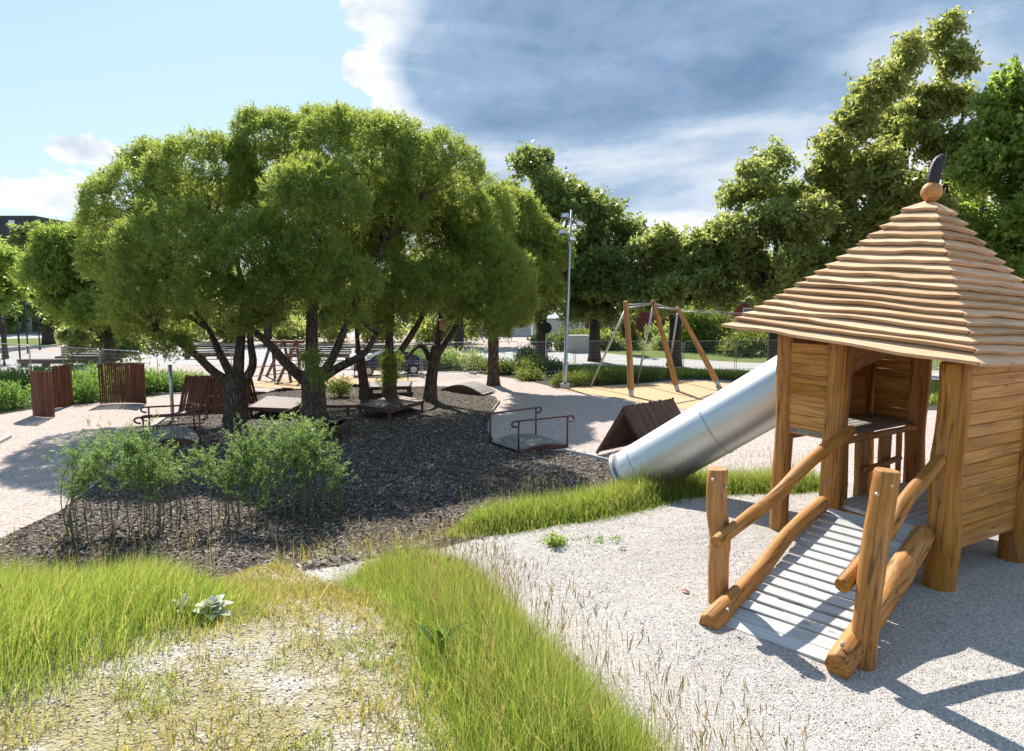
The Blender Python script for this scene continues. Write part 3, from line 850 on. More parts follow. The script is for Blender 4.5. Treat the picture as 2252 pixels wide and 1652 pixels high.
# finial
def lathe(name, prof, mat, parent, cen, n=20, tilt=None):
    V, Fc = [], []
    for (r, z) in prof:
        for k in range(n):
            a = 2 * math.pi * k / n
            V.append(Vector((r * math.cos(a), r * math.sin(a), z)))
    for i in range(len(prof) - 1):
        for k in range(n):
            Fc.append((i * n + k, i * n + (k + 1) % n, (i + 1) * n + (k + 1) % n, (i + 1) * n + k))
    Fc.append(tuple(range(n))[::-1]); Fc.append(tuple((len(prof) - 1) * n + k for k in range(n)))
    mt = Matrix.Translation(cen) @ (tilt if tilt is not None else Matrix.Identity(4))
    return mk(name, V, Fc, mat, parent, True, mt)
rb = .098
lathe('finial_ball', [(max(.02, rb * math.sin(a)), -rb * math.cos(a)) for a in np.linspace(.25, math.pi - .2, 14)], M['amber'], roof, apex + Vector((-.02, -.05, .075)))
V, Fc = [], []
for i in range(15):
    f = i / 14
    z = f * .29
    r = .055 * (1 + .25 * math.sin(f * 3.0)) * (1 if f < .8 else math.sqrt(max(.04, 1 - ((f - .8) / .2) ** 2)))
    cx = .02 * f + .055 * f * f
    for k in range(24):
        a = 2 * math.pi * k / 24
        rr = r * (1 - .13 * (k % 3 == 0) + .05 * math.sin(k * 7 + f * 3))
        V.append(Vector((cx + rr * math.cos(a), rr * .8 * math.sin(a), z)))
for i in range(14):
    for k in range(24):
        Fc.append((i * 24 + k, i * 24 + (k + 1) % 24, (i + 1) * 24 + (k + 1) % 24, (i + 1) * 24 + k))
Fc.append(tuple(range(24))[::-1]); Fc.append(tuple(14 * 24 + k for k in range(24)))
ff = mk('finial_feather', V, Fc, M['black_carved'], roof, True, Matrix.Translation(apex + Vector((-.01, -.05, .155))))
ff['label'] = 'black carved feather on top of the roof ball'

# ================================================================== TUBE SLIDE
sl = empty('tube_slide', (1.6, 8.8, tz(1.6, 8.8)), 'shiny stainless steel tube slide coming down from the play hut', 'slide')
s0, s1 = Vector((1.55, 8.80, 2.04)), Vector((3.18, 7.95, 3.33))
rad = .355
dirs = (s1 - s0).normalized()
npt = 24
pts = [s0 - dirs * .03 + (s1 + dirs * .35 - s0) * (i / npt) for i in range(npt + 1)]
V, Fc = tube(pts, rad, 40, cap=False)
V2 = []
tb = mk('tube', V, Fc, M['steel'], sl, True)
sm = tb.modifiers.new('solid', 'SOLIDIFY'); sm.thickness = .008
def ring(p, r0, r1, th_, name):
    V, Fc = [], []
    ref = Vector((0, 0, 1)); u_ = ref.cross(dirs).normalized(); v_ = dirs.cross(u_)
    prof = [(r0, -th_), (r1, -th_), (r1, th_), (r0, th_)]
    for k in range(40):
        a = 2 * math.pi * k / 40
        e_ = u_ * math.cos(a) + v_ * math.sin(a)
        for (rr, h) in prof: V.append(p + e_ * rr + dirs * h)
    for k in range(40):
        for j in range(4):
            Fc.append((k * 4 + j, k * 4 + (j + 1) % 4, ((k + 1) % 40) * 4 + (j + 1) % 4, ((k + 1) % 40) * 4 + j))
    mk(name, V, Fc, M['galv'], sl, False)
ring(pts[0], rad - .006, rad + .022, .018, 'end_rim')
ring(pts[0].lerp(pts[-1], .52), rad, rad + .010, .010, 'joint_band')
ring(pts[0].lerp(pts[-1], .10), rad, rad + .006, .006, 'joint_band')
ring(pts[-1], rad - .004, rad + .06, .01, 'mounting_flange')
for s in (-.18, .18):
    p = s0 + dirs * .5 + Vector((s, 0, 0))
    V, Fc = tube([Vector((p.x, p.y, tz(p.x, p.y) - .1)), Vector((p.x, p.y, p.z - .3))], .03, 8)
    mk('support_leg', V, Fc, M['galv'], sl, True)

# ================================================================== TREES
def leaf_quads(C, axis, side, L_, W_):
    """rhombus leaves"""
    L_ = L_[:, None]; W_ = W_[:, None]
    V = np.stack([C - axis * L_ * .5, C + side * W_ * .5 - axis * L_ * .05, C + axis * L_ * .5, C - side * W_ * .5 - axis * L_ * .05], 1)
    return V.reshape(-1, 3)
def spray_template(kind, seed):
    """one leafy shoot along +Z: a triangle for each leaf"""
    rs = np.random.RandomState(seed)
    if kind == 'willow':          # upright shoot with narrow leaves
        k = 7
        z = rs.uniform(.0, .30, k); a = rs.uniform(0, 6.283, k)
        out = np.stack([np.cos(a), np.sin(a), np.zeros(k)], 1)
        ax = out * .65 + np.array([0, 0, .75]) + rs.normal(0, .2, (k, 3))
        C = np.stack([np.zeros(k), np.zeros(k), z], 1) + out * .05
        L_, W_ = rs.uniform(.12, .19, k), rs.uniform(.034, .052, k)
    else:                         # leafy twig with broad leaves
        k = 8
        d = rand_unit(rs, k); d[:, 2] *= .55
        C = d * (rs.rand(k, 1) ** .5) * .36
        ax = d + rs.normal(0, .5, (k, 3)) + np.array([0, 0, -.25])
        L_, W_ = rs.uniform(.2, .34, k), rs.uniform(.15, .24, k)
    ax /= np.linalg.norm(ax, axis=1, keepdims=True)
    sd = np.cross(ax, rand_unit(rs, k)); sd /= np.linalg.norm(sd, axis=1, keepdims=True)
    return np.stack([C - ax * L_[:, None] * .4 - sd * W_[:, None] * .5, C - ax * L_[:, None] * .3 + sd * W_[:, None] * .5, C + ax * L_[:, None] * .6], 1).reshape(-1, 3)
def spray_crown(name, P, A, size, kind, mat, parent, frame, rs):
    T = np.stack([spray_template(kind, 40 + q) for q in range(12)])
    n = len(P)
    z = A
    ref = rand_unit(rs, n)
    x = np.cross(ref, z); x /= np.linalg.norm(x, axis=1, keepdims=True) + 1e-9
    y = np.cross(z, x)
    Tv = T[rs.randint(0, len(T), n)] * size[:, None, None]
    V = P[:, None] + Tv[:, :, 0:1] * x[:, None] + Tv[:, :, 1:2] * y[:, None] + Tv[:, :, 2:3] * z[:, None]
    k = T.shape[1] // 3
    tone = np.clip(rs.normal(.5, .16, n)[:, None] + rs.normal(0, .2, (n, k)), 0, 1)
    V = V.reshape(-1, 3)
    return link(name, fast(name, V, np.arange(len(V)).reshape(-1, 3), mat, {'rnd': np.repeat(tone.ravel(), 3)}, 3), parent, frame)
def crown(lobes, n, L0, W0, clump, seed, zmin=-.3, inner=.16, per=34, up=.25, rad_w=.6, jit=.6, flat=.6, drop=.70, hang=0.0, raw=False, rlo=.80):
    """leaves gathered in shoots over the skin of overlapping lobes"""
    rs = np.random.RandomState(seed)
    LB = np.array([(l[0], l[1], l[2], l[3], l[4] if len(l) > 4 else l[3]) for l in lobes])     # x y z r rz
    wt = LB[:, 3] ** 2; wt = wt / wt.sum()
    P, A, RN = [], [], []
    for i, (cx, cy, cz, r, rz) in enumerate(LB):
        ni = int(n * wt[i])
        nc = max(6, int(ni / per))
        D = rand_unit(rs, nc * 3); D = D[D[:, 2] > zmin][:nc]
        nc = len(D)
        rr = rs.uniform(rlo, 1.03, nc) * (1 + .06 * np.sin(D[:, 0] * 7 + i) * np.sin(D[:, 1] * 6 + 2 * i))
        S3 = np.array([r, r, rz])
        cen = np.array([cx, cy, cz]) + D * S3 * rr[:, None]
        tone = rs.normal(0, .13, nc)
        k = rs.randint(0, nc, ni)
        off = rs.normal(size=(ni, 3)) * clump
        dk = D[k]
        rad_c = (off * dk).sum(1, keepdims=True)
        off = off - dk * rad_c * (1 - flat)
        p = cen[k] + off - np.array([0, 0, hang]) * rs.rand(ni, 1)
        inn = rs.rand(ni) < inner
        D2 = rand_unit(rs, ni); q = np.array([cx, cy, cz]) + D2 * S3 * (rs.rand(ni, 1) ** .5) * .85
        p = np.where(inn[:, None], q, p)
        keep = np.ones(ni, bool)
        for j, (x2, y2, z2, r2, rz2) in enumerate(LB):
            if j != i:
                dd = ((p - np.array([x2, y2, z2])) / np.array([r2, r2, rz2]))
                keep &= ~((dd ** 2).sum(1) < drop ** 2) | (rs.rand(ni) < .2)
        ax = dk * rad_w + rand_unit(rs, ni) * jit + np.array([0, 0, up])
        P.append(p[keep]); A.append(ax[keep]); RN.append(np.clip(.5 + tone[k] + rs.normal(0, .18, ni), 0, 1)[keep])
    P = np.concatenate(P); A = np.concatenate(A); RN = np.concatenate(RN)
    A /= np.linalg.norm(A, axis=1, keepdims=True)
    if raw: return P, A, rs
    Sd = np.cross(A, rand_unit(rs, len(A))); Sd /= np.linalg.norm(Sd, axis=1, keepdims=True) + 1e-9
    V = leaf_quads(P, A, Sd, L0 * rs.uniform(.6, 1.3, len(P)), W0 * rs.uniform(.6, 1.3, len(P)))
    return V, np.repeat(RN, 4)
def lobes_px(spec, Yd, seed, dep=.45, zsq=1.0, shrink=.86):
    rg_ = random.Random(seed)
    out_ = []
    for s in spec:
        u, v, r = s[:3]
        dy = s[3] if len(s) > 3 else rg_.uniform(-dep, dep) * r * Yd / F_PX * 2
        yy = Yd + dy
        p = at(u, v, yy)
        rw = r * shrink * yy / F_PX
        out_.append((p.x, p.y, p.z, rw, rw * zsq))
    return out_
def limb_path(a, b, rg_, sag=.12):
    a, b = Vector(a), Vector(b)
    d = b - a
    m1 = a + d * .35 + Vector((d.x * .12, d.y * .12, d.length * sag * .2)) + Vector((rg_.uniform(-1, 1), rg_.uniform(-1, 1), 0)) * d.length * .06
    m2 = a + d * .7 + Vector((0, 0, d.length * sag * .3)) + Vector((rg_.uniform(-1, 1), rg_.uniform(-1, 1), 0)) * d.length * .06
    return [a, m1, m2, b]
def tree(name, label, base, fork_h, tr, lobes, crown_args, leaf, barkm, group=None, seed=1, limbs=None, lean=(0, 0), twig=5, cat='tree', nlimb=12):
    rg_ = random.Random(seed)
    base = Vector((base[0], base[1], tz(base[0], base[1])))
    t = empty(name, base, label, cat, group)
    fork = base + Vector((lean[0], lean[1], fork_h))
    V, Fc = [], []
    b0 = base - Vector((0, 0, .15))
    pts = spline([b0, base + Vector((lean[0] * .2, lean[1] * .2, fork_h * .35)), base + Vector((lean[0] * .6, lean[1] * .6, fork_h * .7)), fork], 8)
    rr = [tr * q for q in (1.45, 1.18, 1.05, 1.0, .97, .96, .97, 1.0, .9)]
    tube(pts, rr, 14, V, Fc, True, .07, rg_)
    mk('trunk', V, Fc, barkm, t, True, Matrix.Translation(base)) if False else mk('trunk', V, Fc, barkm, t, True)
    V, Fc = [], []
    tips = []
    for lb in (limbs or []):
        pp = spline([fork + (Vector(lb[0]) - fork) * .0 if lb[0] is None else Vector(lb[0])] + [Vector(q) for q in lb[1:-1]], 10)
        r0 = lb[-1]
        tube(pp, list(np.linspace(r0, r0 * .45, 11)), 8, V, Fc, True, .06, rg_)
        tips.append(pp[-1])
    big = sorted(lobes, key=lambda l: -l[3])
    for k, l in enumerate(big[:nlimb]):
        c = Vector(l[:3])
        src = fork
        if tips:
            near = min(tips, key=lambda q: (q - c).length)
            if (near - c).length < (fork - c).length: src = near
        r0 = tr * (.36 if src is fork else .24) * rg_.uniform(.8, 1.1)
        end = c + Vector((0, 0, -.1 * l[3]))
        pp = spline(limb_path(src - Vector((0, 0, .1)), end, rg_), 9)
        tube(pp, list(np.linspace(r0, r0 * .3, 10)), 7, V, Fc, True, .05, rg_)
        for j in range(twig):
            d = Vector((rg_.uniform(-1, 1), rg_.uniform(-1, 1), rg_.uniform(-.2, 1))).normalized()
            e = c + Vector((d.x * l[3], d.y * l[3], d.z * l[4])) * rg_.uniform(.7, .92)
            st = pp[rg_.randint(5, 9)]
            qq = spline(limb_path(st, e, rg_, .25), 6)
            tube(qq, list(np.linspace(r0 * .3, .012, 7)), 5, V, Fc, False, .0, rg_)
    mk('limbs', V, Fc, barkm, t, True)
    ca = dict(crown_args); kind = ca.pop('kind', 'broad'); sz = ca.pop('size', 1.0)
    P, A, rs_ = crown(lobes, raw=True, **ca)
    spray_crown('crown', P - np.array(base), A, sz * rs_.uniform(.7, 1.3, len(P)), kind, leaf, t, Matrix.Translation(base), rs_)
    return t

WG = 'round-headed willows around the wooden platforms'
def dome_lobes(spec, Yd, seed, **k):
    rg_ = random.Random(seed * 13)
    out_ = []
    for (x, y, z, r, rz) in lobes_px(spec, Yd, seed, shrink=.9, **k):
        out_.append((x, y, z, r * .97, r * .95))
        for j in range(3):
            d = Vector((rg_.gauss(0, 1), rg_.gauss(0, 1) - .35, abs(rg_.gauss(.35, .7)) - .1)).normalized() * r * rg_.uniform(.5, .62)
            q_ = r * rg_.uniform(.42, .54)
            out_.append((x + d.x, y + d.y, z + d.z, q_, q_ * .92))
    return out_
def wargs(n, seed, **k):
    d = dict(n=int(n * .46), kind='willow', size=.80, L0=.19, W0=.05, clump=.11, rlo=.9, seed=seed, zmin=-.3, inner=.24, per=14, up=.3, rad_w=.8, jit=.7, flat=.75, drop=.74)
    d.update(k); return d
def P3(u, v, Yd): return at(u, v, Yd)
Y1 = 25.1
b1 = gz(520, 925)
tree('willow_tree', 'willow with forked trunk in front of the dark slat tent', b1, 1.75, .40,
     dome_lobes([(385, 560, 128, -2.0), (565, 575, 112, -2.0), (308, 468, 115, .8), (455, 415, 128, .6), (264, 590, 86, -.3), (232, 505, 54, 1.5), (320, 660, 92, -1.8), (445, 655, 88, -2.2), (560, 660, 70, -1.8), (278, 690, 56, -.5), (375, 770, 42, -1.2), (330, 380, 66, 2), (540, 720, 34, -1.5), (420, 520, 140, 2.5), (300, 580, 110, 2.5), (520, 500, 110, 2.5), (400, 700, 60, 1.5), (300, 725, 40, -.8), (585, 700, 36, -1.2)], Y1, 1),
     wargs(118000, 1), M['willow'], M['bark'], WG, 1,
     [(P3(508, 842, Y1), P3(470, 818, Y1 - .3), P3(420, 772, Y1 - .8), P3(340, 722, Y1 - 1.2), .19), (P3(515, 835, Y1), P3(490, 790, Y1 + .2), P3(455, 715, Y1 + .4), .20), (P3(522, 830, Y1), P3(528, 760, Y1), P3(540, 640, Y1 + .3), .24), (P3(540, 835, Y1), P3(556, 800, Y1), P3(550, 740, Y1 + .2), P3(560, 640, Y1), .19)])
Y2 = 25.0
b2 = gz(690, 930)
tree('willow_tree', 'willow with the thickest trunk standing beside the low platform', b2, 1.9, .44,
     dome_lobes([(695, 462, 122, -2.2), (772, 372, 135, .5), (612, 335, 86, 1.2), (965, 385, 96, .8), (870, 350, 95, 1.5), (640, 640, 82, -2.0), (750, 640, 88, -2.2), (690, 570, 90, -2.3), (850, 480, 90, 1.2), (560, 290, 46, 1.6), (700, 300, 66, 1.5), (690, 800, 22, -1.6), (705, 840, 20, -1.6), (620, 430, 120, 2.5), (760, 500, 130, 3), (670, 640, 80, 2), (770, 700, 42, -1.8)], Y2, 2),
     wargs(112000, 2), M['willow'], M['bark'], WG, 2,
     [(P3(672, 838, Y2), P3(630, 800, Y2 - .3), P3(590, 755, Y2 - .6), P3(540, 715, Y2 - .8), .22), (P3(688, 835, Y2), P3(685, 760, Y2), P3(690, 640, Y2), P3(715, 540, Y2 + .3), .28), (P3(705, 832, Y2), P3(745, 808, Y2 - .2), P3(800, 778, Y2 - .4), P3(832, 725, Y2 - .5), .20), (P3(700, 830, Y2), P3(735, 780, Y2 + .5), P3(790, 640, Y2 + 1), P3(850, 520, Y2 + 1.2), .19)])
Y3 = 28.9
b3 = gz(857, 893)
tree('willow_tree', 'willow growing through the square corner of the platform', b3, 2.2, .30,
     dome_lobes([(900, 430, 108, .5), (855, 640, 84, -2.0), (915, 660, 78, -2), (985, 470, 92, 0), (820, 560, 66, -1.5), (858, 800, 24, -.6), (850, 835, 22, -.6), (800, 690, 55, -1.5), (930, 540, 110, 2.5), (1010, 560, 90, 2.5), (830, 722, 38, -1.2)], Y3, 3),
     wargs(66000, 3), M['willow'], M['bark'], WG, 3,
     [(P3(855, 800, Y3), P3(858, 700, Y3), P3(870, 560, Y3), .2), (P3(862, 800, Y3), P3(930, 690, Y3 + .4), P3(990, 520, Y3 + .5), .16)])
Y4 = 30.6
b4 = gz(945, 882)
tree('willow_tree', 'slim leaning willow nearest the plank hump', b4, 2.5, .27,
     dome_lobes([(1032, 478, 106, 1), (1062, 590, 100, -1), (985, 640, 88, -2.5), (1105, 655, 82, -1.2), (1040, 690, 62, -2.0), (1128, 605, 54, .3), (1075, 728, 44, -1.5), (1125, 705, 38, -.8)], Y4, 4),
     wargs(60000, 4), M['willow'], M['bark'], WG, 4,
     [(P3(958, 790, Y4), P3(965, 720, Y4), P3(985, 640, Y4), P3(1030, 520, Y4), .17), (P3(950, 800, Y4), P3(925, 760, Y4 - .5), P3(890, 790, Y4 - 1.6), .14), (P3(960, 785, Y4), P3(1000, 720, Y4), P3(1060, 620, Y4), .16)], (.35, 0))
Y5 = 31.2
b5 = gz(802, 878)
tree('willow_tree', 'willow behind, seen between the two thick trunks', b5, 2.0, .22,
     dome_lobes([(800, 470, 90, 1.5), (760, 560, 70, 1), (830, 330, 80, 2.5), (720, 620, 70, .5)], Y5, 5),
     wargs(26000, 5), M['willow'], M['bark'], WG, 5, [(P3(792, 810, Y5), P3(785, 740, Y5), P3(780, 600, Y5), .14)], (-.2, 0))
Y6 = 36
tree('willow_tree', 'round willow crown peeking out behind, beside the dark street trees', gz(1085, 848), 2.6, .3,
     dome_lobes([(1110, 510, 96, 0), (1180, 565, 78, .5), (1180, 645, 56, -.5), (1140, 610, 70, -1), (1120, 690, 50, -1)], Y6, 6),
     wargs(42000, 6, size=1.25), M['willow'], M['bark'], WG, 6)
Y7 = 40
tree('willow_tree', 'loose yellow-green willow behind the curved slat screens', gz(245, 832), 2.5, .3,
     dome_lobes([(155, 565, 66, 0), (108, 615, 52, -1), (180, 620, 55, 1), (215, 575, 58, 2), (140, 680, 44, 0), (260, 690, 60, 0), (205, 700, 50, -1)], Y7, 7),
     wargs(30000, 7, size=1.5, clump=.3, inner=.25, rlo=.75), M['bright'], M['bark2'], WG, 7)
# hanging spray from tree 1 over the thin post comes with its lobes

BG_ = 'tall street trees beyond the temporary fence'
def bargs(n, seed, **k):
    d = dict(n=int(n * .105), kind='broad', size=1.0, L0=.36, W0=.19, clump=.36, seed=seed, zmin=-.5, inner=.08, per=9, up=-.15, rad_w=.3, jit=1.0, flat=.6, drop=.6)
    d.update(k); return d
def px2(spec, Yd, seed, **k):
    rg_ = random.Random(seed * 7)
    out_ = []
    for (x, y, z, r, rz) in lobes_px(spec, Yd, seed, shrink=.80, **k):
        out_.append((x, y, z, r * .40, r * .34))
        for j in range(7):
            d = Vector((rg_.gauss(0, 1), rg_.gauss(0, 1), rg_.gauss(0, .8))).normalized() * r * rg_.uniform(.5, 1.05)
            q_ = r * rg_.uniform(.2, .38)
            out_.append((x + d.x, y + d.y, z + d.z, q_ * 1.15, q_ * .75))
    return out_
tree('street_tree', 'dense dark street tree right behind the round willow', gz(1190, 795), 4.2, .42,
     px2([(1160, 372, 52), (1205, 405, 70), (1135, 450, 62), (1232, 470, 72), (1150, 540, 82), (1245, 560, 80), (1200, 620, 86), (1165, 660, 60), (1255, 650, 60), (1115, 420, 32)], 51, 11), bargs(46000, 11), M['broad_dark'], M['bark2'], BG_, 11)
tree('street_tree', 'dark street tree behind the floodlight pole', gz(1307, 795), 4.0, .42,
     px2([(1322, 465, 46), (1312, 530, 72), (1372, 515, 44), (1290, 610, 74), (1355, 600, 74), (1320, 670, 64), (1395, 640, 46), (1265, 690, 36)], 51, 12), bargs(36000, 12), M['broad_dark'], M['bark2'], BG_, 12)
tree('street_tree', 'rounded street tree behind the cableway frame', gz(1482, 806), 4.0, .42,
     px2([(1455, 515, 46), (1425, 570, 58), (1490, 570, 60), (1410, 630, 52), (1545, 535, 58), (1500, 630, 66), (1565, 600, 70), (1600, 560, 60), (1450, 650, 50), (1575, 650, 56)], 47, 13), bargs(40000, 13), M['broad'], M['bark2'], BG_, 13)
tree('street_tree', 'airy street tree left of the tallest tree', gz(1700, 812), 4.5, .40,
     px2([(1660, 372, 44), (1705, 358, 42), (1632, 430, 60), (1725, 425, 62), (1610, 510, 66), (1700, 500, 72), (1655, 575, 74), (1745, 560, 66), (1740, 640, 60), (1670, 640, 50)], 45, 14), bargs(32000, 14), M['broad'], M['bark2'], BG_, 14)
tree('street_tree', 'tallest street tree, yellow-green, rising behind the hut roof', gz(1985, 822), 5.5, .5,
     px2([(2062, 85, 44), (2012, 125, 56), (2098, 150, 46), (1940, 200, 62), (2070, 210, 76), (1885, 275, 58), (1985, 290, 88), (2100, 310, 80), (1830, 330, 50), (1860, 400, 80), (1960, 410, 90), (1800, 480, 66), (1900, 520, 90), (2040, 470, 80), (1740, 600, 58), (1820, 610, 76), (1700, 660, 36), (2120, 420, 60)], 42, 15), bargs(88000, 15), M['broad_yellow'], M['bark2'], BG_, 15, nlimb=16)
tree('street_tree', 'bright green street tree cut by the picture edge', gz(2300, 850), 5.0, .45,
     px2([(2235, 200, 60), (2190, 270, 62), (2265, 300, 100), (2165, 370, 70), (2240, 430, 96), (2180, 500, 70), (2270, 560, 90), (2200, 600, 70), (2330, 400, 120), (2340, 250, 80)], 36, 16), bargs(52000, 16), M['bright'], M['bark2'], BG_, 16, nlimb=10)
tree('street_tree', 'pale green tree at the far left picture edge', gz(12, 790), 4.5, .18,
     px2([(20, 580, 36), (-15, 610, 55), (28, 640, 30), (-10, 670, 40), (-40, 560, 50)], 52, 17), bargs(12000, 17), M['bright'], M['bark2'], None, 17)
tree('street_tree', 'dark dense tree before the dark far building', gz(107, 757), 5, .5,
     px2([(62, 520, 34), (50, 570, 36), (85, 575, 36), (60, 630, 40), (105, 640, 34), (110, 690, 26)], 74, 18), bargs(16000, 18, size=1.7), M['broad_dark'], M['bark2'], None, 18)
tree('street_tree', 'young staked tree standing by the long bench', gz(158, 806), 1.8, .09,
     px2([(150, 735, 16), (180, 725, 18), (168, 755, 14)], 47, 19), bargs(4500, 19, clump=.25, size=.7), M['broad'], M['bark2'], None, 19, twig=2)
tree('street_tree', 'bushy tree growing behind the curved slat screens and fence', gz(245, 800), 2.2, .2,
     px2([(245, 720, 40), (215, 740, 30), (280, 735, 34), (300, 760, 24), (260, 770, 20)], 50, 20), bargs(14000, 20, clump=.35), M['broad'], M['bark2'], None, 20)
tree('street_tree', 'dark street tree far behind the willow trunks', gz(590, 762), 4, .4,
     px2([(560, 660, 60), (640, 650, 60), (480, 670, 60), (720, 665, 60), (600, 700, 30)], 76, 21), bargs(18000, 21, size=1.8, clump=.8), M['broad'], M['bark2'], None, 21)
tree('street_tree', 'broad street tree far behind the slim leaning willow', gz(1010, 770), 4, .4,
     px2([(960, 650, 60), (1040, 640, 70), (880, 670, 60), (800, 680, 50), (1110, 660, 50)], 72, 22), bargs(18000, 22, size=1.8, clump=.8), M['broad_dark'], M['bark2'], None, 22)
tree('street_tree', 'slim young tree in front of the red building', gz(1385, 780), 2.4, .06,
     px2([(1385, 735, 17), (1378, 712, 14), (1392, 755, 14), (1384, 690, 10)], 58, 23), bargs(6000, 23, clump=.25, size=.7), M['shrub'], M['bark2'], None, 23, twig=2)
# far-off wood closing the horizon
rt = random.Random(4)
lob = []
for i in range(90):
    a = -1.15 + 2.3 * i / 89
    dd = rt.uniform(125, 150)
    h = rt.uniform(4, 9)
    lob.append((dd * math.sin(a), dd * math.cos(a), h * .45, rt.uniform(5, 8), h))
V, rn = crown(lob, 22000, 2.2, 1.5, 1.6, 77, -.2, .1, 30, 0, .3, 1, .6, .6)
tag(link('far_woods', fast('far_woods', V, np.arange(len(V)).reshape(-1, 4), M['broad_dark'], {'rnd': rn})), 'far-off belt of trees closing the horizon', 'woods', kind='stuff')

# ================================================================== SHRUBS AND HERBS
def shrub(name, label, p, lobes, n, leaf, L0=.12, W0=.06, clump=.14, seed=1, group=None, cat='shrub', **k):
    z = tz(p[0], p[1])
    t = empty(name, (p[0], p[1], z), label, cat, group)
    lw = [(p[0] + l[0], p[1] + l[1], z + l[2], l[3], l[4] if len(l) > 4 else l[3]) for l in lobes]
    a = dict(zmin=-.9, inner=.3, per=20, up=.5, rad_w=.6, jit=.7, flat=.9, drop=.6); a.update(k)
    V, rn = crown(lw, n, L0, W0 * 1.7, clump, seed, **a)
    V[:, 2] = np.maximum(V[:, 2], z + .02)
    V = V - np.array((p[0], p[1], z))
    V = V.reshape(-1, 4, 3)[:, :3].reshape(-1, 3); rn = rn.reshape(-1, 4)[:, :3].ravel()
    link('foliage', fast('foliage', V, np.arange(len(V)).reshape(-1, 3), leaf, {'rnd': rn}, 3), t, WM[t.name].copy())
    rg_ = random.Random(seed)
    Vs, Fs = [], []
    for l in lw:
        for j in range(2):
            b0 = Vector((p[0] + (l[0] - p[0]) * .4, p[1] + (l[1] - p[1]) * .4, z - .05))
            tube(spline(limb_path(b0, Vector(l[:3]) + Vector((rg_.uniform(-.3, .3) * l[3], rg_.uniform(-.3, .3) * l[3], l[4] * .3)), rg_), 4), [.02, .018, .014, .01, .006], 4, Vs, Fs, False, 0, rg_)
    mk('stems', Vs, Fs, M['bark2'], t, True)['kind'] = 'stuff'
    return t
def rlobes(n, rx, ry, h, r, rg_):
    return [(rg_.uniform(-rx, rx), rg_.uniform(-ry, ry), h * rg_.uniform(.35, .65), r * rg_.uniform(.8, 1.2), h * rg_.uniform(.4, .6)) for _ in range(n)]
rg = random.Random(8)
q = gz(1570, 772); shrub('hedge_shrub', 'big rounded yellow-green shrub behind the fence, left of the hut', q, rlobes(9, 2.2, 1.0, 3.2, 1.3, rg), 9000, M['shrub'], .34, .16, .4, 31)
q = gz(1512, 772); shrub('hedge_shrub', 'taller green shrub against the red building', q, rlobes(6, 1.0, .9, 4.2, 1.1, rg), 5000, M['bright'], .36, .2, .4, 32)
q = gz(1660, 782); shrub('hedge_shrub', 'lower shrub partly hidden by the hut eave', q, rlobes(7, 2.2, .9, 2.0, 1.0, rg), 5000, M['shrub'], .34, .16, .4, 33)
q = gz(1600, 745); shrub('hedge_shrub', 'dark leafy shrub under the white window frames', q, rlobes(8, 3.5, 1.0, 4.0, 1.6, rg), 6000, M['broad'], .45, .25, .5, 34)
q = gz(1225, 772); shrub('hedge_shrub', 'clipped yellow-green hedge beside the concrete box', q, rlobes(8, 2.6, .7, 1.5, .8, rg), 5000, M['shrub'], .3, .16, .3, 35)
q = gz(1300, 768); shrub('hedge_shrub', 'yellow-green hedge between concrete box and red building', q, rlobes(7, 2.4, .7, 1.5, .8, rg), 4500, M['shrub'], .3, .16, .3, 36)
q = gz(1410, 770); shrub('hedge_shrub', 'low dark hedge in front of the red building', q, rlobes(9, 4.0, .7, 1.3, .8, rg), 5000, M['broad_dark'], .3, .18, .3, 37)
q = gz(1480, 755); shrub('hedge_shrub', 'dark hedge along the red wall', q, rlobes(9, 5.0, .7, 1.8, .9, rg), 5000, M['broad_dark'], .36, .2, .35, 38)
for k, (u, v, rx, h, lab) in enumerate([(440, 752, 4.5, 2.6, 'wide green shrub mass far behind the first thick willow'), (610, 748, 4.0, 2.4, 'green shrub mass far behind the timber swing'), (790, 752, 4.5, 2.4, 'green shrub mass far behind, over the blue car'), (960, 756, 4.0, 2.6, 'green shrub mass far behind the leaning willow')]):
    q = gz(u, v); shrub('hedge_shrub', lab, q, rlobes(9, rx, 1.0, h, 1.3, rg), 4200, M['broad'], .5, .26, .5, 140 + k)
LG = 'low shrubs edging the tan safety surface'
for k, (u, v, wd) in enumerate([(1237, 851, .5), (1272, 849, .45), (1300, 847, .5), (1330, 845, .5), (1360, 842, .5), (1395, 840, .45), (1425, 838, .45)]):
    lab = ['low shrub at the foot of the floodlight pole', 'low shrub next to the floodlight pole, right side', 'third low shrub from the floodlight pole', 'low shrub just behind the first cableway brace', 'low shrub left of the nearest cableway post', 'low shrub right of the nearest cableway post', 'last low shrub in the row, between two cableway posts'][k]
    q = gz(u, v); shrub('low_shrub', lab, q, rlobes(4, wd, .35, .62, .34, rg), 2600, M['shrub'], .13, .035, .13, 40 + k, LG)
HG = 'leafy plants in the shaded bed'
labs = ['leafy plant at the left end of the shaded bed', 'sunlit leafy plant where bed meets the gravel path', 'sprawling plant near the bin in the shaded bed', 'tall thin plant by the blue bin', 'broad low plant in front of the dark trunk', 'plant between dark trunk and floodlight pole', 'small plant in the bed corner by the path']
for k, (u, v, wd, h) in enumerate([(1062, 818, .9, .6), (1095, 822, .8, .6), (1140, 822, 1.0, .8), (1152, 808, .7, 1.1), (1185, 815, 1.0, .6), (1215, 818, .9, .5), (1165, 836, .6, .4)]):
    q = gz(u, v); shrub('bed_plant', labs[k], q, rlobes(5, wd, .5, h, .45, rg), 2200, M['shrub'], .2, .08, .2, 60 + k, HG, 'plant')
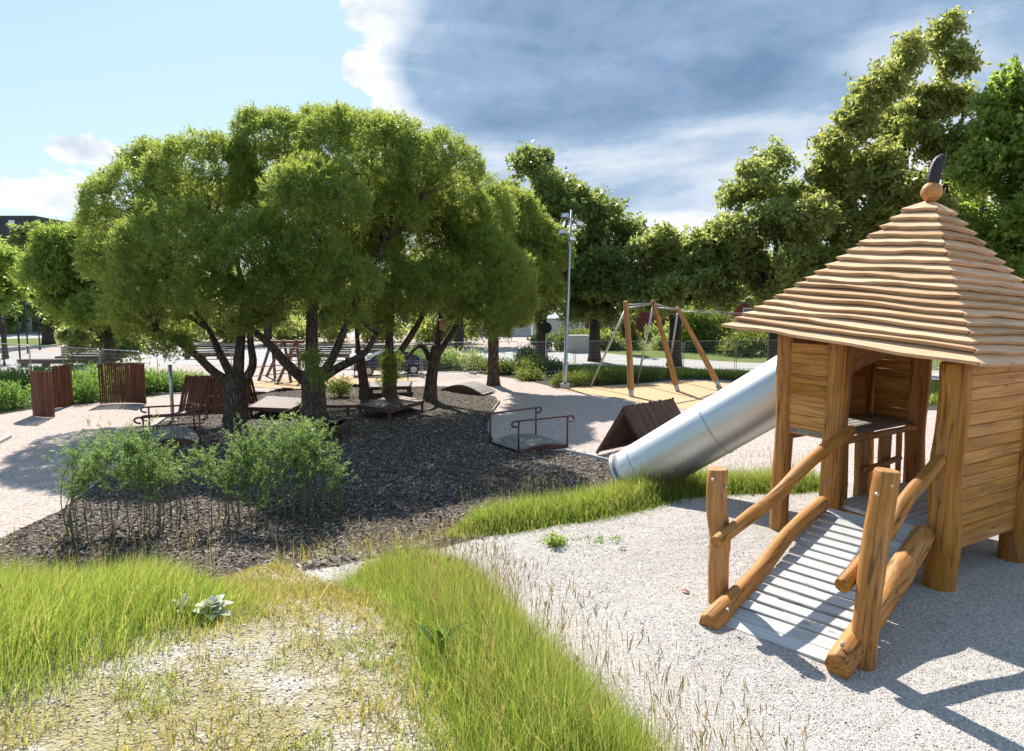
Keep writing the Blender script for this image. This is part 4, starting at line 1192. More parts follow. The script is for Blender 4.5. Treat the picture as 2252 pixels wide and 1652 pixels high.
# meadow plants in the bed by the screens
GH = 'bushy green meadow plants by the slat screens'
labs = ['green clump at the picture edge, left of the screens', 'bright low clump in front of the picture-edge clump', 'green clump seen behind the first slat screen', 'bright clump between the two left screens and the wide screen', 'tall clump just left of the wide slat screen', 'green clump right of the wide slat screen', 'dark clump at the thin steel post', 'pale clump furthest right by the thin steel post', 'green clump behind the wide slat screen', 'green clump behind the middle screen']
for k, (u, v, wd, h) in enumerate([(10, 870, 1.4, 1.0), (18, 895, 1.3, .9), (60, 855, 1.6, .9), (165, 880, 1.0, 1.0), (200, 872, 1.0, 1.2), (335, 862, 1.1, .9), (362, 858, .8, .8), (400, 850, .8, .5), (270, 855, 1.4, 1.0), (120, 850, 1.2, .9)]):
    q = gz(u, v); shrub('meadow_plant', labs[k], q, rlobes(7, wd, .8, h, .5, rg), 4200, M['herb'], .2, .06, .2, 80 + k, GH, 'plant')
labs = ['sunlit green clump behind the fence near the blue car', 'green clump behind the slim leaning willow', 'dark green clump by the fence foot, right of the leaning willow']
for k, (u, v, wd, h) in enumerate([(915, 812, 1.6, 1.1), (960, 812, 1.6, 1.0), (1010, 812, 1.6, 1.0)]):
    q = gz(u, v); shrub('meadow_plant', labs[k], q, rlobes(7, wd, .8, h, .6, rg), 3600, M['herb'] if k < 2 else M['broad'], .24, .08, .25, 95 + k, 'green clumps along the fence', 'plant')
q = gz(742, 872); shrub('meadow_plant', 'small leafy plant on the mulch between the thick trunks', q, rlobes(4, .35, .3, .8, .3, rg), 1500, M['shrub'], .16, .05, .14, 99, None, 'plant')

# dark grass strip at the road edge
def blades(C, H, Wd, lean, rs, curl=.35):
    """grass blades: three triangles each, bending over"""
    n = len(C)
    a = rs.uniform(0, 6.283, n)
    sd_ = np.stack([np.cos(a), np.sin(a), np.zeros(n)], 1) * (Wd * .5)[:, None]
    ld = lean + rs.normal(0, curl, (n, 2))
    mid = C + np.stack([ld[:, 0] * H * .22, ld[:, 1] * H * .22, H * .55], 1)
    tip = C + np.stack([ld[:, 0] * H * .75, ld[:, 1] * H * .75, H * np.clip(1 - .28 * np.hypot(ld[:, 0], ld[:, 1]), .3, 1)], 1)
    V = np.stack([C - sd_, C + sd_, mid + sd_ * .8, mid - sd_ * .8, tip], 1).reshape(-1, 3)
    i = np.arange(n)[:, None] * 5
    T = np.concatenate([i + [0, 1, 2], i + [0, 2, 3], i + [3, 2, 4]], 1).reshape(-1, 3)
    h = np.tile([0, 0, .55, .55, 1.0], n)
    return V, T, h, mid, tip
def grass(name, label, XY, H, Wd, lean, mat, rs, curl=.35, rnd=None):
    z = terr(XY[:, 0], XY[:, 1]) + .01
    C = np.stack([XY[:, 0], XY[:, 1], z], 1)
    V, T, h, mid, tip = blades(C, H, Wd, lean, rs, curl)
    r_ = rs.rand(len(XY)) if rnd is None else rnd
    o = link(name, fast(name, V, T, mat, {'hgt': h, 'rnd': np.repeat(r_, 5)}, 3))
    if label: tag(o, label, 'grass', kind='stuff')
    return o, tip, mid
rs = np.random.RandomState(9)
strip_poly = gp0([(1225, 812), (1400, 815), (1700, 828), (2150, 850), (2300, 880), (2000, 893), (1900, 866), (1660, 838), (1590, 832), (1480, 832), (1380, 836), (1290, 838)])
C = scatter(strip_poly, 26000, rs)
grass('verge_grass', 'long shaded grass along the road verge', C, rs.uniform(.2, .55, len(C)), rs.uniform(.02, .04, len(C)), np.zeros((len(C), 2)), M['grass'], rs)

# ================================================================== PLAYGROUND OBJECTS
rg = random.Random(21)
# --- slat tents
def slat_tent(label, a, b, ridge_vec, h, nsl, mat, over=.06):
    """a,b: front feet; tent runs along ridge_vec"""
    t = empty('slat_tent', a.lerp(b, .5), label, 'play tent', 'dark slat tents')
    r_ = Vector(ridge_vec)
    L = r_.length; r_.normalize()
    mid = a.lerp(b, .5)
    top = mid + Vector((0, 0, h))
    for side, foot in ((0, a), (1, b)):
        out_ = (foot - mid).normalized()
        nrm = (top - foot).cross(r_).normalized()
        if nrm.dot(out_ + Vector((0, 0, .3))) < 0: nrm = -nrm
        pan = link('slope', mesh('slope', [], [], None), t, WM[t.name].copy())
        for i in range(nsl):
            f = (i + .5) / nsl
            o_ = r_ * (L * f) + r_ * rg.uniform(-.006, .006)
            ext = over + rg.uniform(-.03, .05)
            tp = top + o_ + (top - foot).normalized() * ext + nrm * .02
            bt = foot + o_ + Vector((0, 0, .04)) + nrm * .02
            plank('slat', bt, tp, L / nsl * .88, .035, mat, pan, nrm, .006, .008, 5, rg)
        for zf in (.12, .85):
            p0 = foot.lerp(top, zf) - nrm * .02; p1 = p0 + r_ * L
            plank('rail', p0, p1, .06, .04, M['dark_wood'], t, nrm)
    for e_ in (0.02, L - .02):
        plank('end_rafter', a + r_ * e_ + Vector((0, 0, .02)), top + r_ * e_ - Vector((0, 0, .06)), .08, .04, M['dark_wood'], t, r_)
        plank('end_rafter', b + r_ * e_ + Vector((0, 0, .02)), top + r_ * e_ - Vector((0, 0, .06)), .08, .04, M['dark_wood'], t, r_)
    return t
slat_tent('open-fronted dark slat tent behind the tube slide', Vector((2.42, 19.25, .03)), Vector((3.85, 18.85, .03)), (1.80, 1.62, 0), 1.34, 21, M['dark_wood'])
slat_tent('dark slat tent behind the left willow trunk', Vector((-13.25, 26.8, .03)), Vector((-13.5, 28.7, .03)), (2.65, .23, 0), 1.30, 22, M['brown'])
# --- curved slat screens
def screen(label, cen, rad_, a0, a1, h, nsl):
    z0 = tz(cen[0], cen[1])
    t = empty('slat_screen', (cen[0], cen[1], z0), label, 'screen', 'curved slat screens')
    Vr, Fr, Vr2, Fr2 = [], [], [], []
    arc = []
    for i in range(nsl):
        a = a0 + (a1 - a0) * i / (nsl - 1)
        e_ = Vector((math.sin(a), math.cos(a), 0))
        p = Vector((cen[0], cen[1], z0)) + e_ * rad_
        arc.append(p)
        plank('slat', p + Vector((0, 0, .02)), p + Vector((rg.uniform(-.01, .01), rg.uniform(-.01, .01), h + rg.uniform(-.02, .015))), rad_ * abs(a1 - a0) / (nsl - 1) * .8, .04, M['brown'], t, e_, .006, .005, 3, rg)
    for nm, z_ in (('top_rail', h - .06), ('bottom_rail', .12)):
        V, Fc = tube([(p - Vector((cen[0], cen[1], z0))).normalized() * (rad_ - .045) + Vector((cen[0], cen[1], z0 + z_)) for p in arc], .024, 6)
        mk(nm, V, Fc, M['brown'], t, True)
    return t
q = gz(83, 914); screen('narrow curved slat screen nearest the picture edge', (q.x + .85, q.y + .55), 1.15, -2.05, -3.3, 1.78, 20)
q = gz(124, 896); screen('slat screen just behind the nearest one', (q.x - .9, q.y + .2), 1.25, .75, 2.05, 1.78, 20)
q = gz(264, 889); screen('wide curved slat screen in front of the green clumps', (q.x + .25, q.y - 1.15), 1.4, -.78, .72, 1.78, 28)
# --- footbridges
def footbridge(label, nl, nr, fl, fr_, rise, double=False):
    t = empty('footbridge', (nl + nr + fl + fr_) / 4, label, 'footbridge', 'small wooden footbridges')
    N = 13
    for i in range(N):
        f = (i + .5) / N
        z_ = Vector((0, 0, .07 + rise * math.sin(math.pi * f)))
        nrm = Vector((0, 0, 1)) - (nr - nl).normalized() * (rise * math.pi * math.cos(math.pi * f) / (nr - nl).length)
        plank('deck_plank', nl.lerp(nr, f) + z_, fl.lerp(fr_, f) + z_, (nr - nl).length / N * .93, .035, M['grey_wood'], t, nrm, .005)
    for a, b in ((nl, nr), (fl, fr_)):
        V, Fc = [], []
        w_ = (fl - nl).normalized() * .03
        for i in range(11):
            f = i / 10
            p = a.lerp(b, f); zt = .05 + rise * math.sin(math.pi * f)
            for s, zz in ((-1, -.02), (1, -.02), (1, zt), (-1, zt)): V.append(p + w_ * s + Vector((0, 0, zz)))
        for i in range(10):
            for k in range(4): Fc.append((i * 4 + k, i * 4 + (k + 1) % 4, i * 4 + 4 + (k + 1) % 4, i * 4 + 4 + k))
        Fc += [(3, 2, 1, 0), (40, 41, 42, 43)]
        mk('side_beam', V, Fc, M['dark_wood'], t)
        d = (b - a).normalized()
        for p in (a, b):
            V, Fc = tube([p + Vector((0, 0, -.1)), p + Vector((0, 0, .95))], .028, 8)
            mk('rail_post', V, Fc, M['rail'], t, True)
        A, B = a + Vector((0, 0, .95)), b + Vector((0, 0, .95))
        hook0 = [A - d * .06 + Vector((0, 0, -.17)), A - d * .16 + Vector((0, 0, -.16)), A - d * .23 + Vector((0, 0, -.09)), A - d * .18 + Vector((0, 0, -.01)), A]
        hook1 = [B, B + d * .18 + Vector((0, 0, -.01)), B + d * .23 + Vector((0, 0, -.09)), B + d * .16 + Vector((0, 0, -.16)), B + d * .06 + Vector((0, 0, -.17))]
        V, Fc = tube(spline(hook0, 12) + spline([A.lerp(B, .1), A.lerp(B, .9)], 4) + spline(hook1, 12), .029, 8)
        mk('handrail', V, Fc, M['rail'], t, True)
        if double:
            dz = Vector((0, 0, -.28))
            hook0 = [A - d * .06 + Vector((0, 0, -.17)) + dz, A - d * .16 + Vector((0, 0, -.16)) + dz, A - d * .23 + Vector((0, 0, -.09)) + dz, A - d * .18 + Vector((0, 0, -.01)) + dz, A + dz]
            V, Fc = tube(spline(hook0, 12) + spline([A.lerp(B, .1) + dz, B + dz + d * .15], 4), .022, 8)
            mk('lower_rail', V, Fc, M['rail'], t, True)
    return t
footbridge('arched footbridge with red handrails left of the dark slat tent', gz(1140, 997), gz(1247, 983), gz(1078, 976), gz(1178, 960), .10)
footbridge('arched footbridge with double rails behind the willow rods', gz(318, 987), gz(441, 978), gz(330, 958), gz(428, 952), .20, True)
# --- thin steel post left
t = empty('steel_post', gz(380, 926), 'plain thin steel post in front of the green plants', 'post')
q = gz(380, 926)
V, Fc = tube([q, q + Vector((0, 0, 1.2)), q + Vector((0, 0, 2.1))], .065, 12); mk('pole', V, Fc, M['galv'], t, True)
V, Fc = tube([q, q + Vector((0, 0, .05))], .16, 12); mk('base_plate', V, Fc, M['concrete'], t, True)
# --- floodlight pole
q = gz(1241, 854)
t = empty('floodlight_pole', q, 'tall grey floodlight pole beside the tan surface', 'light pole')
H = at(1256, 462, q.y).z
xt = at(1256, 462, q.y).x
q2 = Vector((q.x + (at(1250, 700, q.y).x - q.x) * .6, q.y, 4.0)); qt = Vector((xt, q.y, H))
V, Fc = tube([q, q.lerp(qt, .15), q.lerp(qt, .15) + Vector((0, 0, .01)), q.lerp(qt, .5), qt], [.13, .12, .10, .085, .05], 12); mk('pole', V, Fc, M['galv'], t, True)
V, Fc = tube([q, q + Vector((0, 0, .25))], .24, 8); mk('base', V, Fc, M['concrete'], t, False)
for (du, v, s) in ((-.35, 476, -1), (.42, 494, 1), (-.5, 512, -1), (.02, 527, 1)):
    c = at(1256, v, q.y); c = Vector((c.x + du * .9, c.y - .1, c.z))
    fl = link('floodlight', mesh('floodlight', [], [], None), t, WM[t.name].copy())
    fr = Matrix.Translation(c) @ Matrix.Rotation(s * .5, 4, 'Z') @ Matrix.Rotation(-.55, 4, 'X') @ Matrix.Scale(.78, 4)
    Vb, Fb = [], []
    for (x, z, y) in ((-.24, -.16, -.1), (.24, -.16, -.1), (.24, .16, -.1), (-.24, .16, -.1), (-.15, -.1, .14), (.15, -.1, .14), (.15, .1, .14), (-.15, .1, .14)): Vb.append((x, y, z))
    Fb = [(0, 1, 2, 3), (7, 6, 5, 4), (0, 4, 5, 1), (1, 5, 6, 2), (2, 6, 7, 3), (3, 7, 4, 0)]
    mk('housing', Vb, Fb, M['galv'], fl, False, fr)
    mk('lens', [(-.2, -.104, -.13), (.2, -.104, -.13), (.2, -.104, .13), (-.2, -.104, .13)], [(0, 1, 2, 3)], M['white'], fl, False, fr)
    V, Fc = tube([c, Vector((at(1256, v, q.y).x, q.y, c.z - .1))], .03, 6); mk('bracket', V, Fc, M['galv'], fl, True)
# --- cableway start frame: three leaning posts with steel braces
t = empty('cableway_frame', gz(1487, 860), 'three-legged wooden cableway frame with steel braces on tan surface', 'cableway frame')
bases = [gz(1388, 874), gz(1490, 861), gz(1581, 851)]
apx = [at(1376, 668, 33.2), at(1436, 665, 35.2), at(1490, 680, 37.6)]
bra = [gz(1297, 852), gz(1400, 846), gz(1466, 834)]
for i in range(3):
    d = (apx[i] - bases[i]).normalized()
    flat_caps(log('post', [bases[i] + d * .35, bases[i].lerp(apx[i], .5) + Vector((.03, 0, 0)), apx[i] + d * .12], [.155, .145, .12], M['amber'], t, 12, 8, .05, rg))
    V, Fc = tube([bases[i] - d * .1, bases[i] + d * .55], .12, 8); mk('steel_shoe', V, Fc, M['galv'], t, True)
    V, Fc = tube([bra[i], apx[i] - Vector((0, 0, .25))], .055, 8); mk('brace', V, Fc, M['galv'], t, True)
for a, b in ((0, 1), (1, 2)):
    for dz in (0, -.16):
        V, Fc = tube([apx[a] + Vector((0, 0, -.05 + dz)), apx[b] + Vector((0, 0, -.05 + dz * .3))], .035, 6); mk('top_bar', V, Fc, M['galv'], t, True)
far_end = Vector((36, 44.5, 3.4))
for a, dz in ((1, -.25), (2, -.1)):
    p0, p1 = apx[a] + Vector((0, 0, dz)), far_end + Vector((0, 0, dz))
    V, Fc = tube([p0.lerp(p1, k / 12) - Vector((0, 0, 1.0 * (k / 12) * (1 - k / 12))) for k in range(13)], .014, 5); mk('cable', V, Fc, M['galv'], t, True)
# --- second timber swing behind the willows
t = empty('timber_swing', gz(615, 836), 'reddish timber swing frame seen between the willow trunks', 'swing')
ys = 39.0
topL, topR = at(598, 752, ys + 1), at(652, 752, ys - 1)
for p, (ua, va, ub, vb) in ((topL, (568, 838, 605, 832)), (topR, (608, 846, 662, 834)), (topL.lerp(topR, .5), (640, 842, 585, 828))):
    for (u, v) in ((ua, va), (ub, vb)):
        flat_caps(log('leg', [gz(u, v) - Vector((0, 0, .05)), p + Vector((0, 0, .1))], .085, M['brown'], t, 8, 5, .04, rg))
log('top_beam', [topL - Vector((.4, 0, 0)), topR + Vector((.4, 0, 0))], .09, M['brown'], t, 8, 5, .04, rg)
for s in (.3, .36):
    p = topL.lerp(topR, s)
    V, Fc = tube([p, Vector((p.x, p.y, .5))], .008, 4); mk('chain', V, Fc, M['galv'], t)
p = topL.lerp(topR, .33); plank('seat', Vector((p.x - .25, p.y, .5)), Vector((p.x + .25, p.y, .5)), .2, .04, M['dark_wood'], t)
# --- rail around the sand pit
def rail_fence(label, pts, h, mat, name='low_rail', cat='railing'):
    t = empty(name, pts[0], label, cat)
    for p in pts:
        V, Fc = tube([p - Vector((0, 0, .1)), p + Vector((0, 0, h))], .03, 6); mk('post', V, Fc, mat, t, True)
    for a, b in zip(pts[:-1], pts[1:]):
        for z_ in (h, h * .5):
            V, Fc = tube([a + Vector((0, 0, z_)), b + Vector((0, 0, z_))], .025, 6); mk('rail', V, Fc, mat, t, True)
    return t
rail_fence('low dark rail around the sand pit behind the trunks', [gz(548, 848), gz(604, 842), gz(700, 834), gz(780, 830)], .95, M['rail'])
rail_fence('short dark rail on the path right of the platform box', [gz(897, 852), gz(958, 846)], 1.2, M['rail'])
# --- timber platforms
def platform(label, pts, h, mat=None, brd=8, legs=True):
    """low deck on legs; pts: four corners on the ground, boards run a->b"""
    a, b, c, d = [Vector((p.x, p.y, 0)) for p in pts]
    t = empty('tree_platform', (a + b + c + d) / 4, label, 'platform', 'low dark timber platforms under the willows')
    for i in range(brd):
        f = (i + .5) / brd
        plank('deck_plank', a.lerp(d, f) + Vector((0, 0, h)), b.lerp(c, f) + Vector((0, 0, h)), (d - a).length / brd * .94, .04, mat or M['dark_wood'], t, (0, 0, 1), .006)
    for p0, p1 in ((a, b), (b, c), (c, d), (d, a)):
        plank('edge_beam', p0 + Vector((0, 0, h - .06)), p1 + Vector((0, 0, h - .06)), .06, .16, M['dark_wood'], t)
    if legs:
        for p in (a, b, c, d, a.lerp(b, .5), c.lerp(d, .5)):
            q_ = p.lerp((a + b + c + d) / 4, .06)
            plank('leg', q_ - Vector((0, 0, .05)), q_ + Vector((0, 0, h - .1)), .1, .1, M['dark_wood'], t, (0, 1, 0))
    return t
platform('low timber platform between the two thickest willow trunks', [gz(548, 920), gz(640, 924), gz(688, 900), gz(590, 893)], .42)
# platform with trunk hole: two halves either side of the trunk
q = [gz(788, 915), gz(856, 926), gz(932, 903), gz(868, 890)]
def platform_hole(label, pts, h, tc_, tr):
    a, b, c, d = [Vector((p.x, p.y, 0)) for p in pts]
    t = empty('tree_platform', (a + b + c + d) / 4, label, 'platform', 'low dark timber platforms under the willows')
    brd = 9
    for i in range(brd):
        f = (i + .5) / brd
        p0, p1 = a.lerp(d, f), b.lerp(c, f)
        dl = (p1 - p0).normalized(); s = (Vector((tc_.x, tc_.y, 0)) - p0).dot(dl)
        dist = ((p0 + dl * s) - Vector((tc_.x, tc_.y, 0))).length
        L = (p1 - p0).length
        segs = [(0, L)] if dist > tr + .08 else [(0, max(.05, s - tr - .08)), (min(L - .05, s + tr + .08), L)]
        for s0_, s1_ in segs:
            plank('deck_plank', p0 + dl * s0_ + Vector((0, 0, h)), p0 + dl * s1_ + Vector((0, 0, h)), (d - a).length / brd * .94, .04, M['dark_wood'], t)
    for p0, p1 in ((a, b), (b, c), (c, d), (d, a)):
        plank('edge_beam', p0 + Vector((0, 0, h - .06)), p1 + Vector((0, 0, h - .06)), .06, .16, M['dark_wood'], t)
    for p in (a, b, c, d):
        q_ = p.lerp((a + b + c + d) / 4, .06)
        plank('leg', q_ - Vector((0, 0, .05)), q_ + Vector((0, 0, h - .1)), .1, .1, M['dark_wood'], t, (0, 1, 0))
platform_hole('square timber platform with a willow growing through it', q, .42, b3, .42)
platform('small timber platform behind the bushy willow rods', [gz(690, 985), gz(742, 968), gz(772, 948), gz(720, 958)], .42)
platform('raised box platform behind the willow platform', [gz(815, 878), gz(900, 876), gz(905, 862), gz(812, 864)], .55, M['grey_wood'])
# plank linking two platforms
t = empty('balance_beam', gz(740, 915), 'low balance beam linking two timber platforms', 'beam')
plank('beam', gz(690, 914) + Vector((0, 0, .36)), gz(790, 914) + Vector((0, 0, .36)), .18, .10, M['dark_wood'], t)
for u in (712, 765):
    p = gz(u, 914); plank('leg', p, p + Vector((0, 0, .32)), .1, .1, M['dark_wood'], t, (0, 1, 0))
# hump of planks
t = empty('plank_hump', gz(1010, 862), 'arched plank hump at the edge of the mulch', 'hump')
a, b = gz(970, 860), gz(1062, 872)
side = Vector((.55, 1.5, 0))
for i in range(16):
    f = (i + .5) / 16
    p = a.lerp(b, f) + Vector((0, 0, .06 + .34 * math.sin(math.pi * f)))
    nrm = Vector((0, 0, 1)) - (b - a).normalized() * (.34 * math.pi * math.cos(math.pi * f) / (b - a).length)
    plank('plank', p, p + side, (b - a).length / 16 * .95, .05, M['dark_wood'] if i < 9 else M['grey_wood'], t, nrm)
V, Fc = [], []
for i in range(11):
    f = i / 10; p = a.lerp(b, f); zt = .03 + .34 * math.sin(math.pi * f)
    for s, zz in ((0, -.03), (.05, -.03), (.05, zt), (0, zt)): V.append(p + side.normalized() * s + Vector((0, 0, zz)))
for i in range(10):
    for k in range(4): Fc.append((i * 4 + k, i * 4 + (k + 1) % 4, i * 4 + 4 + (k + 1) % 4, i * 4 + 4 + k))
mk('side_board', V, Fc, M['dark_wood'], t)
# palisade edging behind the mulch
t = empty('palisade_edging', gz(700, 855), 'wavy row of short log stakes edging the mulch', 'edging')
ep = []
for (u0, v0), (u1, v1) in zip([(545, 873), (600, 863), (660, 858), (740, 854), (800, 852), (870, 851)][:-1], [(600, 863), (660, 858), (740, 854), (800, 852), (870, 851)]):
    for k in range(16):
        ep.append(gz(u0 + (u1 - u0) * k / 16, v0 + (v1 - v0) * k / 16))
for i, p in enumerate(ep):
    h = .14 + .06 * math.sin(i * .35) + rg.uniform(-.02, .02)
    V, Fc = tube([p - Vector((0, 0, .05)), p + Vector((0, 0, h - .02)), p + Vector((0, 0, h))], [.05, .05, .035], 7)
    mk('stake', V, Fc, M['dark_wood'] if i % 3 else M['grey_wood'], t, True)
# nest box on the leaning willow
q = at(973, 716, 30.0)
t = empty('nest_box', q, 'pale wooden nest box hanging in the leaning willow', 'nest box')
box_part('box', (-.13, -.1, -.2), (.13, .1, .2), M['shingle'], t)
mk('roof', [(-.18, -.17, .19), (.18, -.17, .19), (.18, .13, .27), (-.18, .13, .27), (-.18, -.17, .22), (.18, -.17, .22), (.18, .13, .30), (-.18, .13, .30)], [(3, 2, 1, 0), (4, 5, 6, 7), (0, 1, 5, 4), (1, 2, 6, 5), (2, 3, 7, 6), (3, 0, 4, 7)], M['dark_wood'], t, False, WM[t.name])
V, Fc = tube([Vector((0, -.105, .05)), Vector((0, -.099, .05))], .03, 10); mk('entrance_hole', V, Fc, M['glass'], t, False, WM[t.name])

# --- temporary mesh fence panels
def fence_panel():
    t = empty('fence_panel', (0, 0, 0), 'x', 'fence')
    W_, H_ = 3.45, 2.0
    V, Fc = [], []
    c = .12
    loop = [(0.03, .12), (0.03, H_ - c), (0.03 + c, H_), (W_ - .03 - c, H_), (W_ - .03, H_ - c), (W_ - .03, .12)]
    tube([Vector((x, 0, z)) for x, z in loop], .02, 6, V, Fc)
    mk('frame', V, Fc, M['galv'], t, True, WM[t.name])
    V, Fc = tube([Vector((.03, 0, .16)), Vector((W_ - .03, 0, .16))], .018, 6); mk('bottom_bar', V, Fc, M['galv'], t, True, WM[t.name])
    V, Fc = [], []
    for i in range(1, 30):
        x = W_ * i / 30; boxes(V, Fc, (x - .002, -.002, .16), (x + .002, .002, H_))
    for i in range(1, 9):
        z = .16 + (H_ - .16) * i / 9; boxes(V, Fc, (.04, -.002, z - .002), (W_ - .04, .002, z + .002))
    mk('mesh_infill', V, Fc, M['galv'], t, False, WM[t.name])
    box_part('foot_block', (W_ - .12, -.33, 0), (W_ + .12, .33, .13), M['concrete'], t)
    return t
proto = fence_panel(); index_children(proto)
fpts = []
def fence_line(p0, p1, labels, group):
    p0, p1 = Vector(p0), Vector(p1)
    n_ = max(1, round((p1 - p0).length / 3.5))
    d = (p1 - p0).normalized(); rz = math.atan2(d.y, d.x)
    for i in range(n_):
        p = p0 + d * 3.5 * i
        o = proto if not fpts else copy_tree(proto, None)
        o.location = (p.x, p.y, tz(p.x, p.y)); o.rotation_euler = (0, 0, rz)
        o['label'] = labels[i] if i < len(labels) else labels[-1]
        o['group'] = group
        fpts.append(o)
fence_line((-30.5, 40.5, 0), (-17.6, 33.2, 0), ['mesh fence panel at the left picture edge', 'mesh fence panel behind the nearest slat screens', 'mesh fence panel between slat screens and wide screen', 'mesh fence panel just behind the wide slat screen'], 'temporary mesh fence on the left')
fence_line((-17.4, 33.3, 0), (-3.2, 41.8, 0), ['mesh fence panel by the thin steel post', 'mesh fence panel behind the first thick willow', 'mesh fence panel in front of the timber swing', 'mesh fence panel in front of the blue car', 'mesh fence panel left of the leaning willow'], 'temporary mesh fence behind the willows')
fence_line((-3.0, 42.0, 0), (28.5, 45.2, 0), ['mesh fence panel right of the leaning willow', 'mesh fence panel below the round back willow', 'mesh fence panel in front of the blue bin', 'mesh fence panel left of the floodlight pole', 'mesh fence panel behind the first cableway brace', 'mesh fence panel behind the nearest cableway post', 'mesh fence panel behind the second cableway post', 'mesh fence panel behind the third cableway post', 'mesh fence panel beside the hut eave'], 'temporary mesh fence along the road')

# --- car
M['car'] = plain('dark_blue_paint', (.012, .018, .075), .22, .3, .05, 3, 0, .6)
M['tyre'] = plain('rubber', (.02, .02, .02), .8)
M['alloy'] = plain('alloy', (.5, .5, .5), .35, .8)
M['redlens'] = plain('red_lens', (.4, .02, .02), .3)
def car(label, p, rz):
    t = empty('parked_car', p, label, 'car', None, rz)
    fr = WM[t.name]
    prof = [(-2.15, .32), (-2.2, .62), (-2.1, .92), (-1.75, 1.0), (-1.2, 1.36), (-.6, 1.47), (.3, 1.46), (.85, 1.28), (1.25, 1.0), (1.95, .86), (2.2, .66), (2.22, .34)]
    V, Fc = [], []
    m = len(prof)
    for s in (-1, 1):
        for (x, z) in prof:
            y = .88 - (max(0, z - .95) * .42) - (.12 if abs(x) > 2.05 else 0)
            V.append((x, s * y, z))
    for s in (-1, 1):     # crowned centre line
        pass
    for i in range(m - 1): Fc.append((i, i + 1, m + i + 1, m + i))
    Fc.append((m - 1, 0, m, 2 * m - 1)); Fc.append(tuple(range(m))[::-1]); Fc.append(tuple(range(m, 2 * m)))
    mk('body', V, Fc, M['car'], t, False, fr)
    for s in (-1, 1):
        gy_ = lambda z: s * (.885 - max(0, z - .95) * .42 + .006)
        for quad in ([(-1.5, 1.02), (-.42, 1.02), (-.42, 1.38), (-1.12, 1.33)], [(-.34, 1.02), (1.05, 1.02), (.72, 1.27), (.25, 1.39), (-.34, 1.39)]):
            mk('side_window', [(x, gy_(z), z) for x, z in quad], [tuple(range(len(quad)))], M['glass'], t, False, fr)
        for x in (-1.35, 1.38):
            w_ = link('wheel', mesh('wheel', [], [], None), t, fr.copy())
            V, Fc = tube([Vector((x, s * .70, .32)), Vector((x, s * .90, .32))], .32, 20); mk('tyre', V, Fc, M['tyre'], w_, False, fr)
            V, Fc = tube([Vector((x, s * .89, .32)), Vector((x, s * .915, .32))], .2, 14); mk('rim', V, Fc, M['alloy'], w_, False, fr)
        mk('headlight', [(2.215, s * .45, .62), (2.215, s * .72, .62), (2.19, s * .72, .74), (2.19, s * .45, .74)], [(0, 1, 2, 3)], M['white'], t, False, fr)
        mk('tail_light', [(-2.205, s * .5, .7), (-2.205, s * .74, .7), (-2.16, s * .74, .86), (-2.16, s * .5, .86)], [(0, 1, 2, 3)], M['redlens'], t, False, fr)
    mk('windscreen', [(.88, -.68, 1.27), (.88, .68, 1.27), (1.22, .8, 1.03), (1.22, -.8, 1.03)], [(0, 1, 2, 3)], M['glass'], t, False, fr @ Matrix.Translation((.012, 0, .012)))
    mk('rear_window', [(-1.24, -.66, 1.34), (-1.24, .66, 1.34), (-1.7, .78, 1.04), (-1.7, -.78, 1.04)], [(0, 1, 2, 3)], M['glass'], t, False, fr @ Matrix.Translation((-.012, 0, .012)))
q = gz(852, 826); car('dark blue car parked behind the willow platform', Vector((q.x, q.y + .5, .02)), R(200))

# --- benches and planters on the left
def slat_bench(label, p, L, h, back, rz):
    t = empty('long_bench', p, label, 'bench', 'long timber benches on the square', rz)
    fr = WM[t.name]
    def lp(a, b, w_, th_, nm, up=(0, 0, 1)):
        plank(nm, fr @ Vector(a), fr @ Vector(b), w_, th_, M['dark_wood'], t, up)
    for i in range(4): lp((-L / 2, -.3 + .2 * i, h), (L / 2, -.3 + .2 * i, h), .18, .06, 'seat_plank')
    lp((-L / 2, -.4, h - .15), (L / 2, -.4, h - .15), .05, .24, 'front_board')
    k = int(L / 1.6) + 1
    for i in range(k + 1):
        x = -L / 2 + .2 + (L - .4) * i / k
        lp((x, -.3, h * .45), (x, .3, h * .45), .2, h * .8, 'support')
    if back:
        for i in range(back): lp((-L / 2, .42, h + .12 + .17 * i), (L / 2, .42, h + .12 + .17 * i), .05, .13, 'back_slat')
q = gz(150, 806); slat_bench('long low timber bench behind the left mesh fence', Vector((q.x, q.y, 0)), 6.2, .5, 0, R(4))
q = gz(180, 797); slat_bench('shorter slatted bench with tall back, behind the long low bench', Vector((q.x, q.y, 0)), 3.4, .45, 4, R(3))
q = gz(700, 792); slat_bench('long timber bench seen between the two thick trunks', Vector((q.x, q.y, 0)), 5.0, .5, 3, R(-3))
q = gz(465, 790); slat_bench('timber bench seen left of the first thick willow', Vector((q.x, q.y, 0)), 4.2, .5, 3, R(0))
q = gz(860, 782); slat_bench('dark timber bench seen over the blue car', Vector((q.x, q.y, 0)), 6.0, .5, 2, R(2))
# stakes / lamp posts on the left
for k, (u, v, vt, lab) in enumerate([(10, 806, 690, 'black post at the left picture edge'), (45, 800, 700, 'black post left of the long bench'), (88, 770, 690, 'thin black post on the lawn strip'), (62, 778, 640, 'tall thin black post before the far building')]):
    q = gz(u, v)
    t = empty('thin_post', q, lab, 'post', 'thin black posts on the left')
    V, Fc = tube([q, Vector((q.x, q.y, at(u, vt, q.y).z))], .06, 8); mk('pole', V, Fc, M['tyre'], t, True)
    V, Fc = tube([q, q + Vector((0, 0, .3))], .09, 8); mk('collar', V, Fc, M['tyre'], t, True)
